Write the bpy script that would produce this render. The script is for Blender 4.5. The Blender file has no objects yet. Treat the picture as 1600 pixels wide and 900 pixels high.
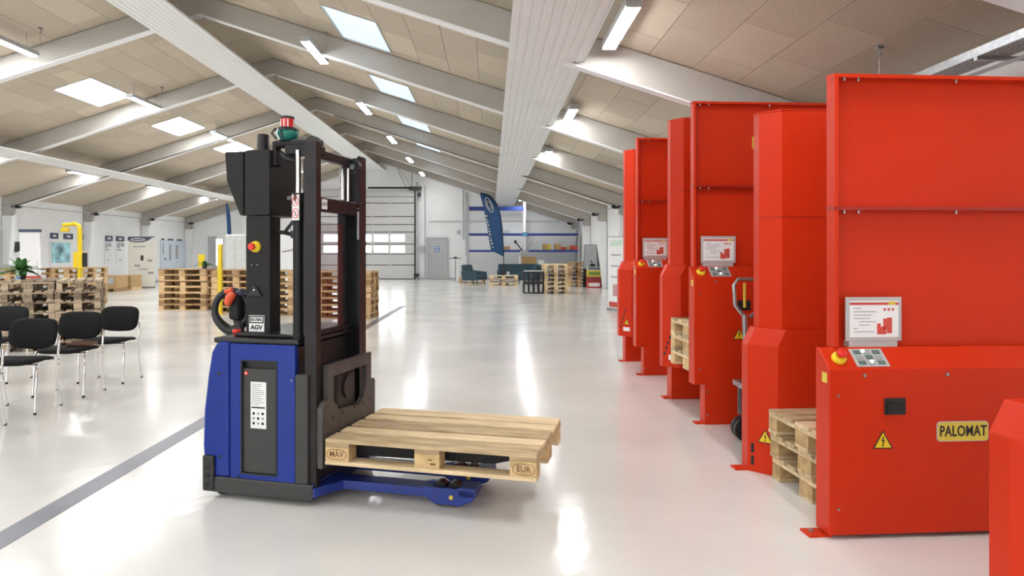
import bpy, math, random
from mathutils import Vector, Matrix
random.seed(7)
S = bpy.context.scene
COL = S.collection
R = math.radians

# ------------------------------------------------------------------ camera
F, VX, VY, EYE = 1080.0, 767.0, 394.0, 1.42
cd = bpy.data.cameras.new('camera'); cam = bpy.data.objects.new('camera', cd); COL.objects.link(cam)
cam.location = (0, 0, EYE); cam.rotation_euler = (R(90), 0, 0)
cd.sensor_width = 36; cd.lens = F / 1600 * 36
cd.shift_x = (800 - VX) / 1600; cd.shift_y = (VY - 450) / 1600
cd.clip_end = 200
S.camera = cam

# ------------------------------------------------------------------ world, exposure, large lights
w = bpy.data.worlds.new('sky'); S.world = w; w.use_nodes = True
w.node_tree.nodes['Background'].inputs[0].default_value = (0.75, 0.87, 1.0, 1)
w.node_tree.nodes['Background'].inputs[1].default_value = 1.0
S.view_settings.view_transform = 'Standard'; S.view_settings.look = 'None'
S.view_settings.gamma = 1; S.view_settings.exposure = 0.86
def area(name, loc, rot, sx, sy, power, col):
    l = bpy.data.lights.new(name, 'AREA'); l.shape = 'RECTANGLE'; l.size = sx; l.size_y = sy
    l.energy = power; l.color = col
    o = bpy.data.objects.new(name, l); o.location = loc; o.rotation_euler = rot; COL.objects.link(o)
    return o
area('rear_fill_daylight', (-6, -8.6, 2.6), (R(90), 0, 0), 16, 2.6, 230, (0.94, 0.97, 1.0))  # added rear fill standing in for unseen windows; the near wall has none
LAMP_E, SKY_E = 37.0, 11.0

# ------------------------------------------------------------------ materials
MATS = {}
def mat(name, col, rough=0.5, metal=0.0, vary=0.04, scale=8.0, bump=0.0, bscale=None, emit=0.0, alpha=1.0,
        stretch=(1, 1, 1), objvar=0.0, col2=None, coat=0.0, spec=0.5, rvary=0.0):
    m = bpy.data.materials.new(name); m.use_nodes = True
    nt = m.node_tree; b = nt.nodes['Principled BSDF']
    b.inputs['Roughness'].default_value = rough; b.inputs['Metallic'].default_value = metal
    b.inputs['Specular IOR Level'].default_value = spec
    b.inputs['Coat Weight'].default_value = coat; b.inputs['Coat Roughness'].default_value = 0.12
    tc = nt.nodes.new('ShaderNodeTexCoord'); mp = nt.nodes.new('ShaderNodeMapping')
    mp.inputs['Scale'].default_value = stretch
    nt.links.new(tc.outputs['Object'], mp.inputs['Vector'])
    n = nt.nodes.new('ShaderNodeTexNoise'); n.inputs['Scale'].default_value = scale; n.inputs['Detail'].default_value = 4
    nt.links.new(mp.outputs[0], n.inputs['Vector'])
    src = n.outputs['Fac']
    if objvar:
        oi = nt.nodes.new('ShaderNodeObjectInfo')
        ad = nt.nodes.new('ShaderNodeVectorMath'); ad.operation = 'ADD'
        nt.links.new(mp.outputs[0], ad.inputs[0]); 
        ml = nt.nodes.new('ShaderNodeMath'); ml.operation = 'MULTIPLY'; ml.inputs[1].default_value = 37
        nt.links.new(oi.outputs['Random'], ml.inputs[0]); nt.links.new(ml.outputs[0], ad.inputs[1])
        nt.links.new(ad.outputs[0], n.inputs['Vector'])
        mx = nt.nodes.new('ShaderNodeMix'); mx.inputs[0].default_value = objvar
        nt.links.new(n.outputs['Fac'], mx.inputs[2]); nt.links.new(oi.outputs['Random'], mx.inputs[3])
        src = mx.outputs[0]
    cr = nt.nodes.new('ShaderNodeValToRGB')
    a = [max(0, c * (1 - vary * 2)) for c in col]; z = [min(1, c * (1 + vary * 2)) for c in (col2 or col)]
    cr.color_ramp.elements[0].color = (*a, 1); cr.color_ramp.elements[1].color = (*z, 1)
    cr.color_ramp.elements[0].position = 0.28; cr.color_ramp.elements[1].position = 0.72
    nt.links.new(src, cr.inputs[0]); nt.links.new(cr.outputs[0], b.inputs['Base Color'])
    if rvary:
        mr = nt.nodes.new('ShaderNodeMapRange'); mr.inputs[3].default_value = rough - rvary; mr.inputs[4].default_value = rough + rvary
        nt.links.new(n.outputs['Fac'], mr.inputs[0]); nt.links.new(mr.outputs[0], b.inputs['Roughness'])
    if bump:
        n2 = nt.nodes.new('ShaderNodeTexNoise'); n2.inputs['Scale'].default_value = bscale or scale * 4; n2.inputs['Detail'].default_value = 3
        nt.links.new(mp.outputs[0], n2.inputs['Vector'])
        bp = nt.nodes.new('ShaderNodeBump'); bp.inputs['Strength'].default_value = bump; bp.inputs['Distance'].default_value = 0.01
        nt.links.new(n2.outputs['Fac'], bp.inputs['Height']); nt.links.new(bp.outputs[0], b.inputs['Normal'])
    if emit:
        for l_ in list(b.inputs['Base Color'].links): nt.links.remove(l_)
        b.inputs['Base Color'].default_value = (.03, .03, .03, 1)
        b.inputs['Emission Color'].default_value = (*col, 1); b.inputs['Emission Strength'].default_value = emit
    if alpha < 1: b.inputs['Alpha'].default_value = alpha
    MATS[name] = m
    return m
FLOOR = mat('epoxy_floor', (0.75, 0.74, 0.71), 0.17, vary=0.035, scale=0.9, bump=0.16, bscale=9, rvary=0.05, spec=0.7)
WHITE = mat('white_paint', (0.86, 0.87, 0.88), 0.6, vary=0.015, scale=1.2, bump=0.05, bscale=30)
RAFT = mat('shaded_white_timber', (0.46, 0.435, 0.395), 0.55, vary=0.02, scale=2)  # rafter sides toned down as less lit than their undersides
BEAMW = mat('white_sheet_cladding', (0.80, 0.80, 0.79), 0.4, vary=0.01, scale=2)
WOOL = mat('wood_wool_board', (0.57, 0.49, 0.385), 0.9, vary=0.10, scale=70, bump=0.35, bscale=160, objvar=0.22)
SLAB = mat('roof_slab', (0.22, 0.19, 0.15), 0.9)
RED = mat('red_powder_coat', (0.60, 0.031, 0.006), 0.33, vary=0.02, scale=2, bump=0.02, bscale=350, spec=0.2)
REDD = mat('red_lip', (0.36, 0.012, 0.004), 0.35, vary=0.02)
BLUE = mat('blue_cover', (0.006, 0.028, 0.25), 0.28, vary=0.04, scale=3, coat=0.1, spec=0.3)
BLUED = mat('blue_steel', (0.012, 0.034, 0.24), 0.38, vary=0.10, scale=14)
CHAR = mat('charcoal_cover', (0.012, 0.012, 0.012), 0.55, vary=0.05, spec=0.3, scale=30, bump=0.1, bscale=400)
CHAR2 = mat('grey_panel', (0.040, 0.039, 0.038), 0.5, vary=0.04, scale=20)
DARK = mat('dark_steel', (0.012, 0.0115, 0.012), 0.35, vary=0.15, scale=12, spec=0.25)
BROWNST = mat('mast_steel', (0.014, 0.011, 0.011), 0.36, vary=0.15, scale=9, spec=0.3)
CARR = mat('carriage_steel', (0.085, 0.078, 0.074), 0.45, vary=0.12, scale=10, metal=0.3)
BLACK = mat('black_plastic', (0.012, 0.012, 0.013), 0.45, vary=0.1)
CHROME = mat('chrome', (0.80, 0.80, 0.80), 0.10, metal=1.0, vary=0.02)
STEEL = mat('galvanised_steel', (0.36, 0.37, 0.38), 0.35, metal=0.8, vary=0.10, scale=25)
FABRIC = mat('black_fabric', (0.006, 0.006, 0.007), 0.95, vary=0.2, scale=90, bump=0.4, bscale=500)
WOOD = mat('new_pallet_wood', (0.56, 0.40, 0.22), 0.75, vary=0.14, scale=5, stretch=(1, 5, 5), bump=0.25, bscale=22, objvar=0.35, col2=(0.70, 0.55, 0.34))
WOODE = mat('pallet_block_wood', (0.50, 0.32, 0.14), 0.8, vary=0.14, scale=14, bump=0.2, bscale=60, objvar=0.35, col2=(0.66, 0.47, 0.24))
WOODG = mat('weathered_pallet_wood', (0.26, 0.19, 0.125), 0.85, vary=0.2, scale=6, stretch=(1, 5, 5), bump=0.25, bscale=22, objvar=0.4, col2=(0.42, 0.33, 0.23))
WOODM = mat('brown_pallet_wood', (0.42, 0.25, 0.11), 0.85, vary=0.18, scale=6, stretch=(1, 5, 5), objvar=0.4, col2=(0.58, 0.40, 0.22))
YEL = mat('warning_yellow', (0.82, 0.60, 0.015), 0.4, vary=0.02)
YELPLATE = mat('plate_yellow', (0.72, 0.55, 0.06), 0.35, vary=0.03)
INK = mat('black_ink', (0.01, 0.01, 0.01), 0.5)
BRAND = mat('scorched_stamp', (0.16, 0.07, 0.025), 0.8)
PAPER = mat('white_paper', (0.84, 0.84, 0.84), 0.4, vary=0.01)
GREYP = mat('grey_print', (0.36, 0.36, 0.38), 0.5)
LGREY = mat('light_grey_paint', (0.46, 0.47, 0.48), 0.45, vary=0.03)
ACRY = mat('grey_frame', (0.50, 0.47, 0.46), 0.25, vary=0.02)
KEYM = mat('keypad_grey', (0.30, 0.34, 0.34), 0.4)
KEYC = mat('keypad_green', (0.10, 0.16, 0.15), 0.4)
REDB = mat('signal_red', (0.75, 0.03, 0.02), 0.3, vary=0.02)
ORG = mat('orange_plastic', (0.75, 0.10, 0.03), 0.4, vary=0.03)
TEAL = mat('teal_plastic', (0.01, 0.19, 0.15), 0.35, vary=0.05)
TUBE = mat('lamp_diffuser', (0.965, 0.985, 1.0), 0.4, vary=0.0, emit=LAMP_E)
LED = mat('indicator_lamp', (1.0, 0.98, 0.95), 0.4, vary=0.0, emit=3.0)
PANEW = mat('skylight_pane_bright', (0.96, 0.98, 1.0), 0.2, vary=0.0, emit=SKY_E)
PANEB = mat('skylight_pane_blue', (0.70, 0.87, 1.0), 0.2, vary=0.0, emit=0.62)
PANED = mat('door_pane_daylight', (0.97, 0.99, 1.0), 0.2, vary=0.0, emit=4.0)
SOFA = mat('petrol_upholstery', (0.040, 0.080, 0.105), 0.9, vary=0.12, scale=30, bump=0.2)
RACKB = mat('rack_blue', (0.02, 0.05, 0.27), 0.4, vary=0.05)
NAVY = mat('navy_cloth', (0.015, 0.06, 0.16), 0.8, vary=0.08, scale=4)
NAVYP = mat('navy_print', (0.07, 0.085, 0.14), 0.6)
LEAF = mat('plant_leaf', (0.05, 0.17, 0.035), 0.5, vary=0.35, scale=9)
CARD = mat('cardboard', (0.48, 0.30, 0.13), 0.85, vary=0.08, scale=6)
CARD2 = mat('print_box_red', (0.55, 0.07, 0.05), 0.6, vary=0.1)
CREAM = mat('cream_banner', (0.82, 0.80, 0.71), 0.6, vary=0.02)
SCR = mat('blue_picture', (0.16, 0.38, 0.60), 0.4, vary=0.35, scale=3, col2=(0.3, 0.55, 0.8))
PBLUE = mat('pale_blue_board', (0.64, 0.72, 0.80), 0.5, vary=0.03)
MARK = mat('grey_blue_floor_paint', (0.125, 0.13, 0.165), 0.32, vary=0.06, scale=4)
GLASSM = bpy.data.materials.new('clear_guard'); GLASSM.use_nodes = True
_nt = GLASSM.node_tree; _nt.nodes.clear()
_o = _nt.nodes.new('ShaderNodeOutputMaterial'); _m = _nt.nodes.new('ShaderNodeMixShader'); _t = _nt.nodes.new('ShaderNodeBsdfTransparent')
_g = _nt.nodes.new('ShaderNodeBsdfGlossy'); _g.inputs['Roughness'].default_value = 0.08; _g.inputs['Color'].default_value = (0.8, 0.8, 0.85, 1)
_t.inputs['Color'].default_value = (0.90, 0.91, 0.93, 1); _m.inputs[0].default_value = 0.10
_nt.links.new(_t.outputs[0], _m.inputs[1]); _nt.links.new(_g.outputs[0], _m.inputs[2]); _nt.links.new(_m.outputs[0], _o.inputs[0])
LEATHER = mat('brown_leather', (0.10, 0.04, 0.02), 0.5, vary=0.1)

# ------------------------------------------------------------------ geometry helpers
class MB:
    def __init__(s): s.v = []; s.f = []; s.sm = []
    def add(s, vs, fs, smooth=False):
        k = len(s.v); s.v += [tuple(p) for p in vs]; s.f += [tuple(i + k for i in f) for f in fs]; s.sm += [smooth] * len(fs); return s
    def box(s, x0, x1, y0, y1, z0, z1, M=None):
        vs = [Vector((x, y, z)) for z in (z0, z1) for y in (y0, y1) for x in (x0, x1)]
        if M is not None: vs = [M @ p for p in vs]
        return s.add(vs, [(0, 2, 3, 1), (4, 5, 7, 6), (0, 1, 5, 4), (2, 6, 7, 3), (0, 4, 6, 2), (1, 3, 7, 5)])
    def prism(s, poly, a, b, axis='z', M=None, top=None):
        # poly in the two remaining axes, extruded along axis from a to b; top: other polygon at b
        top = top or poly
        def P(q, t):
            if axis == 'z': return Vector((q[0], q[1], t))
            if axis == 'y': return Vector((q[0], t, q[1]))
            return Vector((t, q[0], q[1]))
        n = len(poly)
        area2 = sum(poly[i][0] * poly[(i + 1) % n][1] - poly[(i + 1) % n][0] * poly[i][1] for i in range(n))
        flip = (area2 < 0) != (axis == 'y') 
        vs = [P(q, a) for q in poly] + [P(q, b) for q in top]
        if M is not None: vs = [M @ p for p in vs]
        fs = [tuple(range(n))[::-1], tuple(range(n, 2 * n))] + [(i, (i + 1) % n, (i + 1) % n + n, i + n) for i in range(n)]
        if flip: fs = [f[::-1] for f in fs]
        return s.add(vs, fs)
    def tube(s, path, r, n=10, closed=False, caps=True):
        P = [Vector(p) for p in path]; m = len(P); rings = []
        rr = r if isinstance(r, (list, tuple)) else [r] * m
        up = None
        for i in range(m):
            if closed: t = P[(i + 1) % m] - P[i - 1]
            else: t = P[min(i + 1, m - 1)] - P[max(i - 1, 0)]
            t.normalize()
            if up is None:
                up = Vector((0, 0, 1)) if abs(t.z) < 0.9 else Vector((1, 0, 0))
            a = up - t * up.dot(t); a.normalize(); b = t.cross(a); up = a
            rings.append([P[i] + (a * math.cos(2 * math.pi * k / n) + b * math.sin(2 * math.pi * k / n)) * rr[i] for k in range(n)])
        vs = [p for q in rings for p in q]; fs = []
        for i in range(m if closed else m - 1):
            j = (i + 1) % m
            for k in range(n): fs.append((i * n + k, i * n + (k + 1) % n, j * n + (k + 1) % n, j * n + k))
        s.add(vs, fs, True)
        if not closed and caps:
            s.add(rings[0], [tuple(range(n))[::-1]]); s.add(rings[-1], [tuple(range(n))])
        return s
    def cyl(s, c0, c1, r, n=16): return s.tube([c0, c1], r, n)
    def lathe(s, prof, c, n=20, M=None):
        vs = []; fs = []
        for (r, z) in prof:
            for k in range(n):
                a = 2 * math.pi * k / n; p = Vector((c[0] + r * math.cos(a), c[1] + r * math.sin(a), c[2] + z)); vs.append(M @ p if M else p)
        m = len(prof)
        for i in range(m - 1):
            for k in range(n): fs.append((i * n + k, i * n + (k + 1) % n, (i + 1) * n + (k + 1) % n, (i + 1) * n + k))
        s.add(vs, fs, True)
        s.add([vs[k] for k in range(n)], [tuple(range(n))[::-1]]); s.add([vs[(m - 1) * n + k] for k in range(n)], [tuple(range(n))])
        return s
    def mesh(s, name, m):
        me = bpy.data.meshes.new(name); me.from_pydata(s.v, [], s.f); me.materials.append(m)
        me.polygons.foreach_set('use_smooth', s.sm); me.update(); return me
    def build(s, name, m, parent=None, bevel=0, loc=None, rot=None, seg=2):
        o = bpy.data.objects.new(name, s.mesh(name, m)); COL.objects.link(o)
        if parent is not None: o.parent = parent
        if loc is not None: o.location = loc
        if rot is not None: o.rotation_euler = rot
        if bevel:
            b = o.modifiers.new('edge', 'BEVEL'); b.width = bevel; b.segments = seg; b.limit_method = 'ANGLE'; b.angle_limit = R(40)
        return o
def B(*a): return MB().box(*a)
def tag(o, label=None, cat=None, group=None, kind=None):
    if label: o['label'] = label
    if cat: o['category'] = cat
    if group: o['group'] = group
    if kind: o['kind'] = kind
    return o
def empty(name, loc=(0, 0, 0), rz=0, label=None, cat=None, group=None, kind=None):
    o = bpy.data.objects.new(name, None); COL.objects.link(o); o.location = loc; o.rotation_euler = (0, 0, rz); o.empty_display_size = 0.1
    return tag(o, label, cat, group, kind)
def kids(): 
    d = {}
    for o in bpy.data.objects:
        if o.parent: d.setdefault(o.parent, []).append(o)
    return d
def copy_tree(o, parent=None, tree=None):
    tree = tree if tree is not None else kids()
    c = o.copy(); COL.objects.link(c)
    if parent is not None: c.parent = parent
    for ch in tree.get(o, []): copy_tree(ch, c, tree)
    return c
def text(s, size, m, parent, loc, rot, name='lettering', ext=0.0008, sx=1.0, sp=1.0, bold=0.0):
    c = bpy.data.curves.new(name, 'FONT'); c.body = s; c.size = size; c.extrude = ext; c.align_x = 'CENTER'; c.align_y = 'CENTER'
    c.space_character = sp; c.offset = bold; c.resolution_u = 3
    c.materials.append(m); t_ = bpy.data.objects.new('tmp', c); COL.objects.link(t_); me = bpy.data.meshes.new_from_object(t_); bpy.data.objects.remove(t_); me.name = name
    o = bpy.data.objects.new(name, me); COL.objects.link(o)
    if parent is not None: o.parent = parent
    o.location = loc; o.rotation_euler = rot; o.scale = (sx, 1, 1); return o
FRONT = (R(90), 0, 0)      # text facing -Y
ORD = ['lowest', 'second', 'third', 'fourth', 'fifth', 'sixth', 'topmost', 'eighth']
ORDN = ['first', 'second', 'third', 'fourth', 'fifth', 'sixth', 'seventh', 'eighth', 'ninth', 'tenth']
def wp(px, py, D): return ((px - VX) * D / F, D, EYE + (VY - py) * D / F)      # a point of the place seen at px, py, at distance D

# ------------------------------------------------------------------ hall shell
XR, XL, YF, YB, RX = 4.55, -15.95, 36.2, -9.0, -5.7
RAISE = 0.40
def zc(x):  return 2.95 + RAISE + 0.32 * ((4.1 - x) if x > RX else (x + 15.5))   # board plane
def zr(x):  return 2.95 + 0.32 * ((4.1 - x) if x > RX else (x + 15.5))            # rafter underside
tag(B(XL - .3, XR + .3, YB - .3, YF + .3, -0.2, 0.0).build('floor', FLOOR), 'glossy light grey epoxy warehouse floor', kind='structure')
# painted line across the floor
def gp(px, py):
    D = EYE * F / (py - VY); return Vector(((px - VX) * D / F, D))
a0, a1 = gp(-40, 868), gp(630, 478)
d = (a1 - a0).normalized(); nrm = Vector((-d.y, d.x)) * 0.075
pl = [a0 - nrm, a1 - nrm, a1 + nrm, a0 + nrm]
tag(MB().prism([(p.x, p.y) for p in pl], 0.0, 0.0015).build('floor_marking', MARK), 'grey-blue line painted across the pale floor', kind='structure')
# thin expansion joint on the floor at left
a0, a1 = gp(150, 487), gp(250, 478)
d = (a1 - a0).normalized(); nrm = Vector((-d.y, d.x)) * 0.02; pl = [a0 - nrm, a1 - nrm, a1 + nrm, a0 + nrm]
tag(MB().prism([(p.x, p.y) for p in pl], 0.0, 0.001).build('floor_marking', MARK), 'thin grey joint line on the floor beyond the chairs', kind='structure')

tag(B(XR, XR + .25, YB, YF, 0, zc(XR) + .3).build('wall_right', WHITE), kind='structure')
tag(B(XL - .25, XL, YB, YF, 0, zc(XL) + .3).build('wall_left', WHITE), kind='structure')
gable = [(XL, 0), (XR, 0), (XR, zc(XR) + .25), (RX, zc(RX) + .25), (XL, zc(XL) + .25)]
tag(MB().prism(gable, YF, YF + .25, 'y').build('wall_far', WHITE), kind='structure')
tag(MB().prism(gable, YB - .25, YB, 'y').build('wall_near', WHITE), kind='structure')

RAFY = [9.1 + 4.5 * k for k in range(-4, 6)]
SKR = (-2.85, -1.94); SKL = (-9.95, -9.12)
SK = {1: [(r - 2.0, r - .22) for r in RAFY if r > -5], -1: [(r - 2.35, r - .55) for r in RAFY if r > -5]}
# board rows
def rows(side):
    if side == 1: s0, s1, lo, hi = SKR[0], SKR[1], RX, XR
    else: s0, s1, lo, hi = SKL[0], SKL[1], XL, RX
    xs = [s0, (s0 + s1) / 2, s1]
    x = s1
    while x + .572 < hi: x += .572; xs.append(x)
    xs.append(hi); x = s0
    while x - .572 > lo: x -= .572; xs.insert(0, x)
    xs.insert(0, lo)
    return xs, s0, s1
ceil = tag(MB().add([], []).build('ceiling', SLAB), 'pitched ceiling of wood-wool boards', kind='structure')
sl = MB()
boards = []
def slope_box(mb, x0, x1, y0, y1, z0, z1):
    vs = [(x, y, zc(x) + z if abs(x - RX) > 1e-6 else 2.95 + RAISE + .32 * 9.8 + z) for z in (z0, z1) for y in (y0, y1) for x in (x0, x1)]
    mb.add(vs, [(0, 2, 3, 1), (4, 5, 7, 6), (0, 1, 5, 4), (2, 6, 7, 3), (0, 4, 6, 2), (1, 3, 7, 5)])
for side in (1, -1):
    xs, s0, s1 = rows(side)
    holes = SK[side]
    for i in range(len(xs) - 1):
        xa, xb = xs[i], xs[i + 1]
        inside = xa >= s0 - 1e-4 and xb <= s1 + 1e-4
        y = YB - (0.6 if i % 2 else 0.0)
        while y < YF:
            ya, yb = max(y, YB), min(y + 1.2, YF); y += 1.2
            if yb - ya < .02: continue
            segs = [(ya, yb)]
            if inside:
                for (h0, h1) in holes:
                    ns = []
                    for (p, q) in segs:
                        if q <= h0 or p >= h1: ns.append((p, q))
                        else:
                            if p < h0: ns.append((p, h0))
                            if q > h1: ns.append((h1, q))
                    segs = ns
            segs = [q for q in segs if q[1] - q[0] > .02]
            if segs: boards.append((xa, xb, segs))
    # slab above with the same holes
    lo, hi = xs[0], xs[-1]
    slope_box(sl, lo, s0, YB, YF, .022, .16); slope_box(sl, s1, hi, YB, YF, .022, .16)
    yy = YB
    for (h0, h1) in holes:
        slope_box(sl, s0, s1, yy, h0, .022, .16); yy = h1
    slope_box(sl, s0, s1, yy, YF, .022, .16)
me = sl.mesh('ceiling', SLAB); ceil.data = me
def vis(b):
    x = (b[0] + b[1]) / 2; y = (b[2][0][0] + b[2][-1][1]) / 2; z = zc(x)
    if y < 1: return 1e9
    px, py = VX + F * x / y, VY - F * (z - EYE) / y
    if -60 < px < 1660 and -60 < py < 900: return y
    return 1e9
boards.sort(key=vis)
rest = MB()
for k, b in enumerate(boards):
    g = .0035
    mb = MB() if k < 290 else rest
    dz = random.uniform(0, .002)
    for (p, q) in b[2]: slope_box(mb, b[0] + g, b[1] - g, p + g, q - g, dz, .02)
    if k < 290: mb.build('ceiling_board', WOOL, ceil)
tag(rest.build('ceiling_boards', WOOL, ceil), kind='stuff')

# skylights: shaft, frame and pane
n = 0
for side in (1, -1):
    s0, s1 = SKR if side == 1 else SKL
    for (h0, h1) in SK[side]:
        n += 1
        wdw = tag(MB().add([], []).build('window_%d' % n, WHITE), kind='structure')
        m = MB(); t = .03
        slope_box(m, s0 - t, s0, h0 - t, h1 + t, -.012, .17); slope_box(m, s1, s1 + t, h0 - t, h1 + t, -.012, .17)
        slope_box(m, s0, s1, h0 - t, h0, -.012, .17); slope_box(m, s0, s1, h1, h1 + t, -.012, .17)
        wdw.data = m.mesh('window_%d' % n, LGREY)
        if side == 1 and h0 > 6: wdw['label'] = 'pale blue roof window right of the ridge beam, %s along the row' % ORDN[max(0, round((h0 - 11.6) / 4.5))]
        elif h0 > 6: wdw['label'] = 'bright roof window left of the ridge beam, %s along the row' % ORDN[max(0, round((h0 - 11.25) / 4.5))]
        p = MB(); slope_box(p, s0, s1, h0, h1, .015, .03)
        p.build('pane', PANEB if side == 1 else PANEW, wdw)

# portal frames: rafters and wall columns
for k, ry in enumerate(RAFY + [YF - .12]):
    m = MB(); hw = .075
    xr, xl = XR - .02, XL + .02
    top = .39
    pr = [(RX, zr(RX)), (xr - .35, zr(xr - .35) - .05), (xr - .35, zr(xr - .35) - .25), (xr, zr(xr) - .3), (xr, zr(xr) + top), (RX, zr(RX) + top)]
    plf = [(RX, zr(RX)), (RX, zr(RX) + top), (xl, zr(xl) + top), (xl, zr(xl) - .3), (xl + .35, zr(xl + .35) - .25), (xl + .35, zr(xl + .35) - .05)]
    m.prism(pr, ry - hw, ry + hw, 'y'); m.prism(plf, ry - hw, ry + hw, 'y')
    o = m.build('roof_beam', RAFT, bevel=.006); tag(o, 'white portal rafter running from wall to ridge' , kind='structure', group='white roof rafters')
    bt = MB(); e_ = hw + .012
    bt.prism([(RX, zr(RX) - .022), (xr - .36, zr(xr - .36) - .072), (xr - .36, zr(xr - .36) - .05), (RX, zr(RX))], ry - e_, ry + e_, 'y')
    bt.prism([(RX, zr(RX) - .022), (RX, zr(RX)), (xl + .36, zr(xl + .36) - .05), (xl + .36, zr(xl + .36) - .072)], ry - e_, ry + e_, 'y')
    bt.build('lit_underside_strip', WHITE, o)  # added pale strip; paints the floor-lit underside of the rafter
    c = MB()
    c.prism([(xr - .36, zr(xr) - .2), (xr - .16, 0), (xr, 0), (xr, zr(xr) - .2)], ry - .10, ry + .10, 'y')
    c.prism([(xl + .36, zr(xl) - .2), (xl + .16, 0), (xl, 0), (xl, zr(xl) - .2)], ry - .10, ry + .10, 'y')
    c.build('wall_column', WHITE, o, bevel=.006)

# boxed ribbed beams running the length of the hall
def ribbed(n, x0, x1, z0, lab):
    poly = [(x0, z0 + .03)]
    poly.append((x0, z0)); N = 9; w_ = (x1 - x0) / N
    for i in range(N):
        a = x0 + i * w_
        poly += [(a + w_ * .0 + .001, z0), (a + w_ * .72, z0), (a + w_ * .80, z0 + .012), (a + w_ * .93, z0 + .012)]
    poly += [(x1, z0), (x1, z0 + .03)]
    o = MB().prism(poly, YB + .01, YF - .01, 'y').build('trim_%d' % n, BEAMW)
    tag(o, lab, kind='structure')
    for ry in RAFY:
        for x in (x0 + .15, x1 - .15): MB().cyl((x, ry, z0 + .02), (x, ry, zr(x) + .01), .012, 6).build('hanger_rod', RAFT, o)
    # sheet joints
    for q in range(4):
        y = 5.5 + q * 6.1
        B(x0 - .004, x1 + .004, y, y + .05, z0 - .004, z0 - .0005).build('joint_strip', BEAMW, o)
ribbed(1, .22, 1.22, 3.90, 'ribbed white box beam right of the skylights')
ribbed(2, -6.5, -5.5, 5.67, 'white box beam under the roof ridge')
ribbed(3, -12.62, -11.62, 3.90, 'white box beam over the seating area at left')

# dark pipe under the fourth rafter
ry = 22.6
pth = [(XR - .5, ry - .12, zr(XR - .5) - .03), (RX + .6, ry - .12, zr(RX + .6) - .03)]
tag(MB().tube(pth, .014, 8).build('conduit_pipe', CARR), 'dark conduit running up under a white rafter right of ridge', 'pipe')
pth = [(XL + .5, ry - .12, zr(XL + .5) - .03), (RX - .9, ry - .12, zr(RX - .9) - .03)]
tag(MB().tube(pth, .014, 8).build('conduit_pipe', CARR), 'dark conduit running up under a white rafter left of ridge', 'pipe')
for (x, lab) in ((4.08, 'right'), (-15.5, 'left')):
    z = EYE + .37 * 4.05 if x > 0 else EYE + 1.51
    m = MB().tube([(x, 4, z), (x, 36, z)], .016, 6)
    tag(m.build('eave_cable', LGREY), 'thin grey cable stretched along the %s eave between rafters' % ('machines side' if x > 0 else 'seating side'), 'cable')
    for i, y in enumerate([22.7, 27.2, 31.7, 35.8]):
        e = MB().box(x - .14, x + .14, y - .2, y - .02, z - .05, z + .04).box(x - .1, x + .1, y - .17, y - .05, z - .08, z - .05)
        o = e.build('eave_sensor', BLACK, bevel=.01)
        tag(o, 'small black box under the rafter foot, %s along the %s eave' % (ORDN[i], 'machines side' if x > 0 else 'seating side'), 'sensor', 'black boxes along the eaves')

# ------------------------------------------------------------------ hanging lamps
def lamp():
    r = empty('pendant_lamp')
    MB().box(-.09, .09, -.76, .76, .046, .085).box(-.09, -.081, -.76, .76, .004, .046).box(.081, .09, -.76, .76, .004, .046).build('housing', LGREY, r)
    B(-.08, .08, -.75, .75, -.012, .052).build('diffuser', TUBE, r, bevel=.02)
    B(-.085, .085, -.785, -.755, -.015, .075).build('end_cap', LGREY, r); B(-.085, .085, .755, .785, -.015, .075).build('end_cap', LGREY, r)
    MB().cyl((0, -.55, .07), (0, -.55, .45), .004, 6).build('wire', STEEL, r); MB().cyl((0, .55, .07), (0, .55, .45), .004, 6).build('wire', STEEL, r)
    return r
proto = lamp(); first = True
ROWS = [(1.50, 4.0, [2.8 + 5.2 * i for i in range(0, 7)], 'row beside the ribbed beam', 8.0),
        (-3.40, 5.27, [3.0 + 5.17 * i for i in range(0, 7)], 'row right of the ridge beam', 13),
        (-8.7, 5.15, [2.4 + 5.0 * i for i in range(0, 7)], 'row left of the ridge beam', 12),
        (-13.1, 3.92, [2.4 + 4.95 * i for i in range(0, 7)], 'row along the seating wall', 22)]
for (x, z, ys, nm, y0) in ROWS:
    ys = [-2.5, -7.6] + ys
    v = hid = 0
    for y in ys:
        o = proto if first else copy_tree(proto); first = False
        o.location = (x, y, z)
        if abs(y - y0) < 2 or y > y0: v += 1
        hid += not v
        lab = 'white tube lamp, %s along the %s' % (ORDN[max(v - 1, 0)], nm) if v else 'white tube lamp out of view, %s in the %s' % (ORDN[hid - 1], nm)
        tag(o, lab, 'lamp', 'tube lamps in the ' + nm)

# ceiling anchors
for (x, y) in ((.02, 0),):
    pass
def anchor(px, py, D, lab):
    x = (px - VX) * D / F
    r = empty('ceiling_hook', (x, D, zc(x)), 0, lab, 'hook')
    B(-.03, .03, -.03, .03, -.03, .001).build('bracket', STEEL, r); MB().cyl((0, 0, -.03), (0, 0, -.36), .004, 6).build('wire', STEEL, r)
    MB().tube([(0, 0, -.03), (.03, 0, -.06), (0, 0, -.10)], .007, 6).build('ring', STEEL, r)
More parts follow.
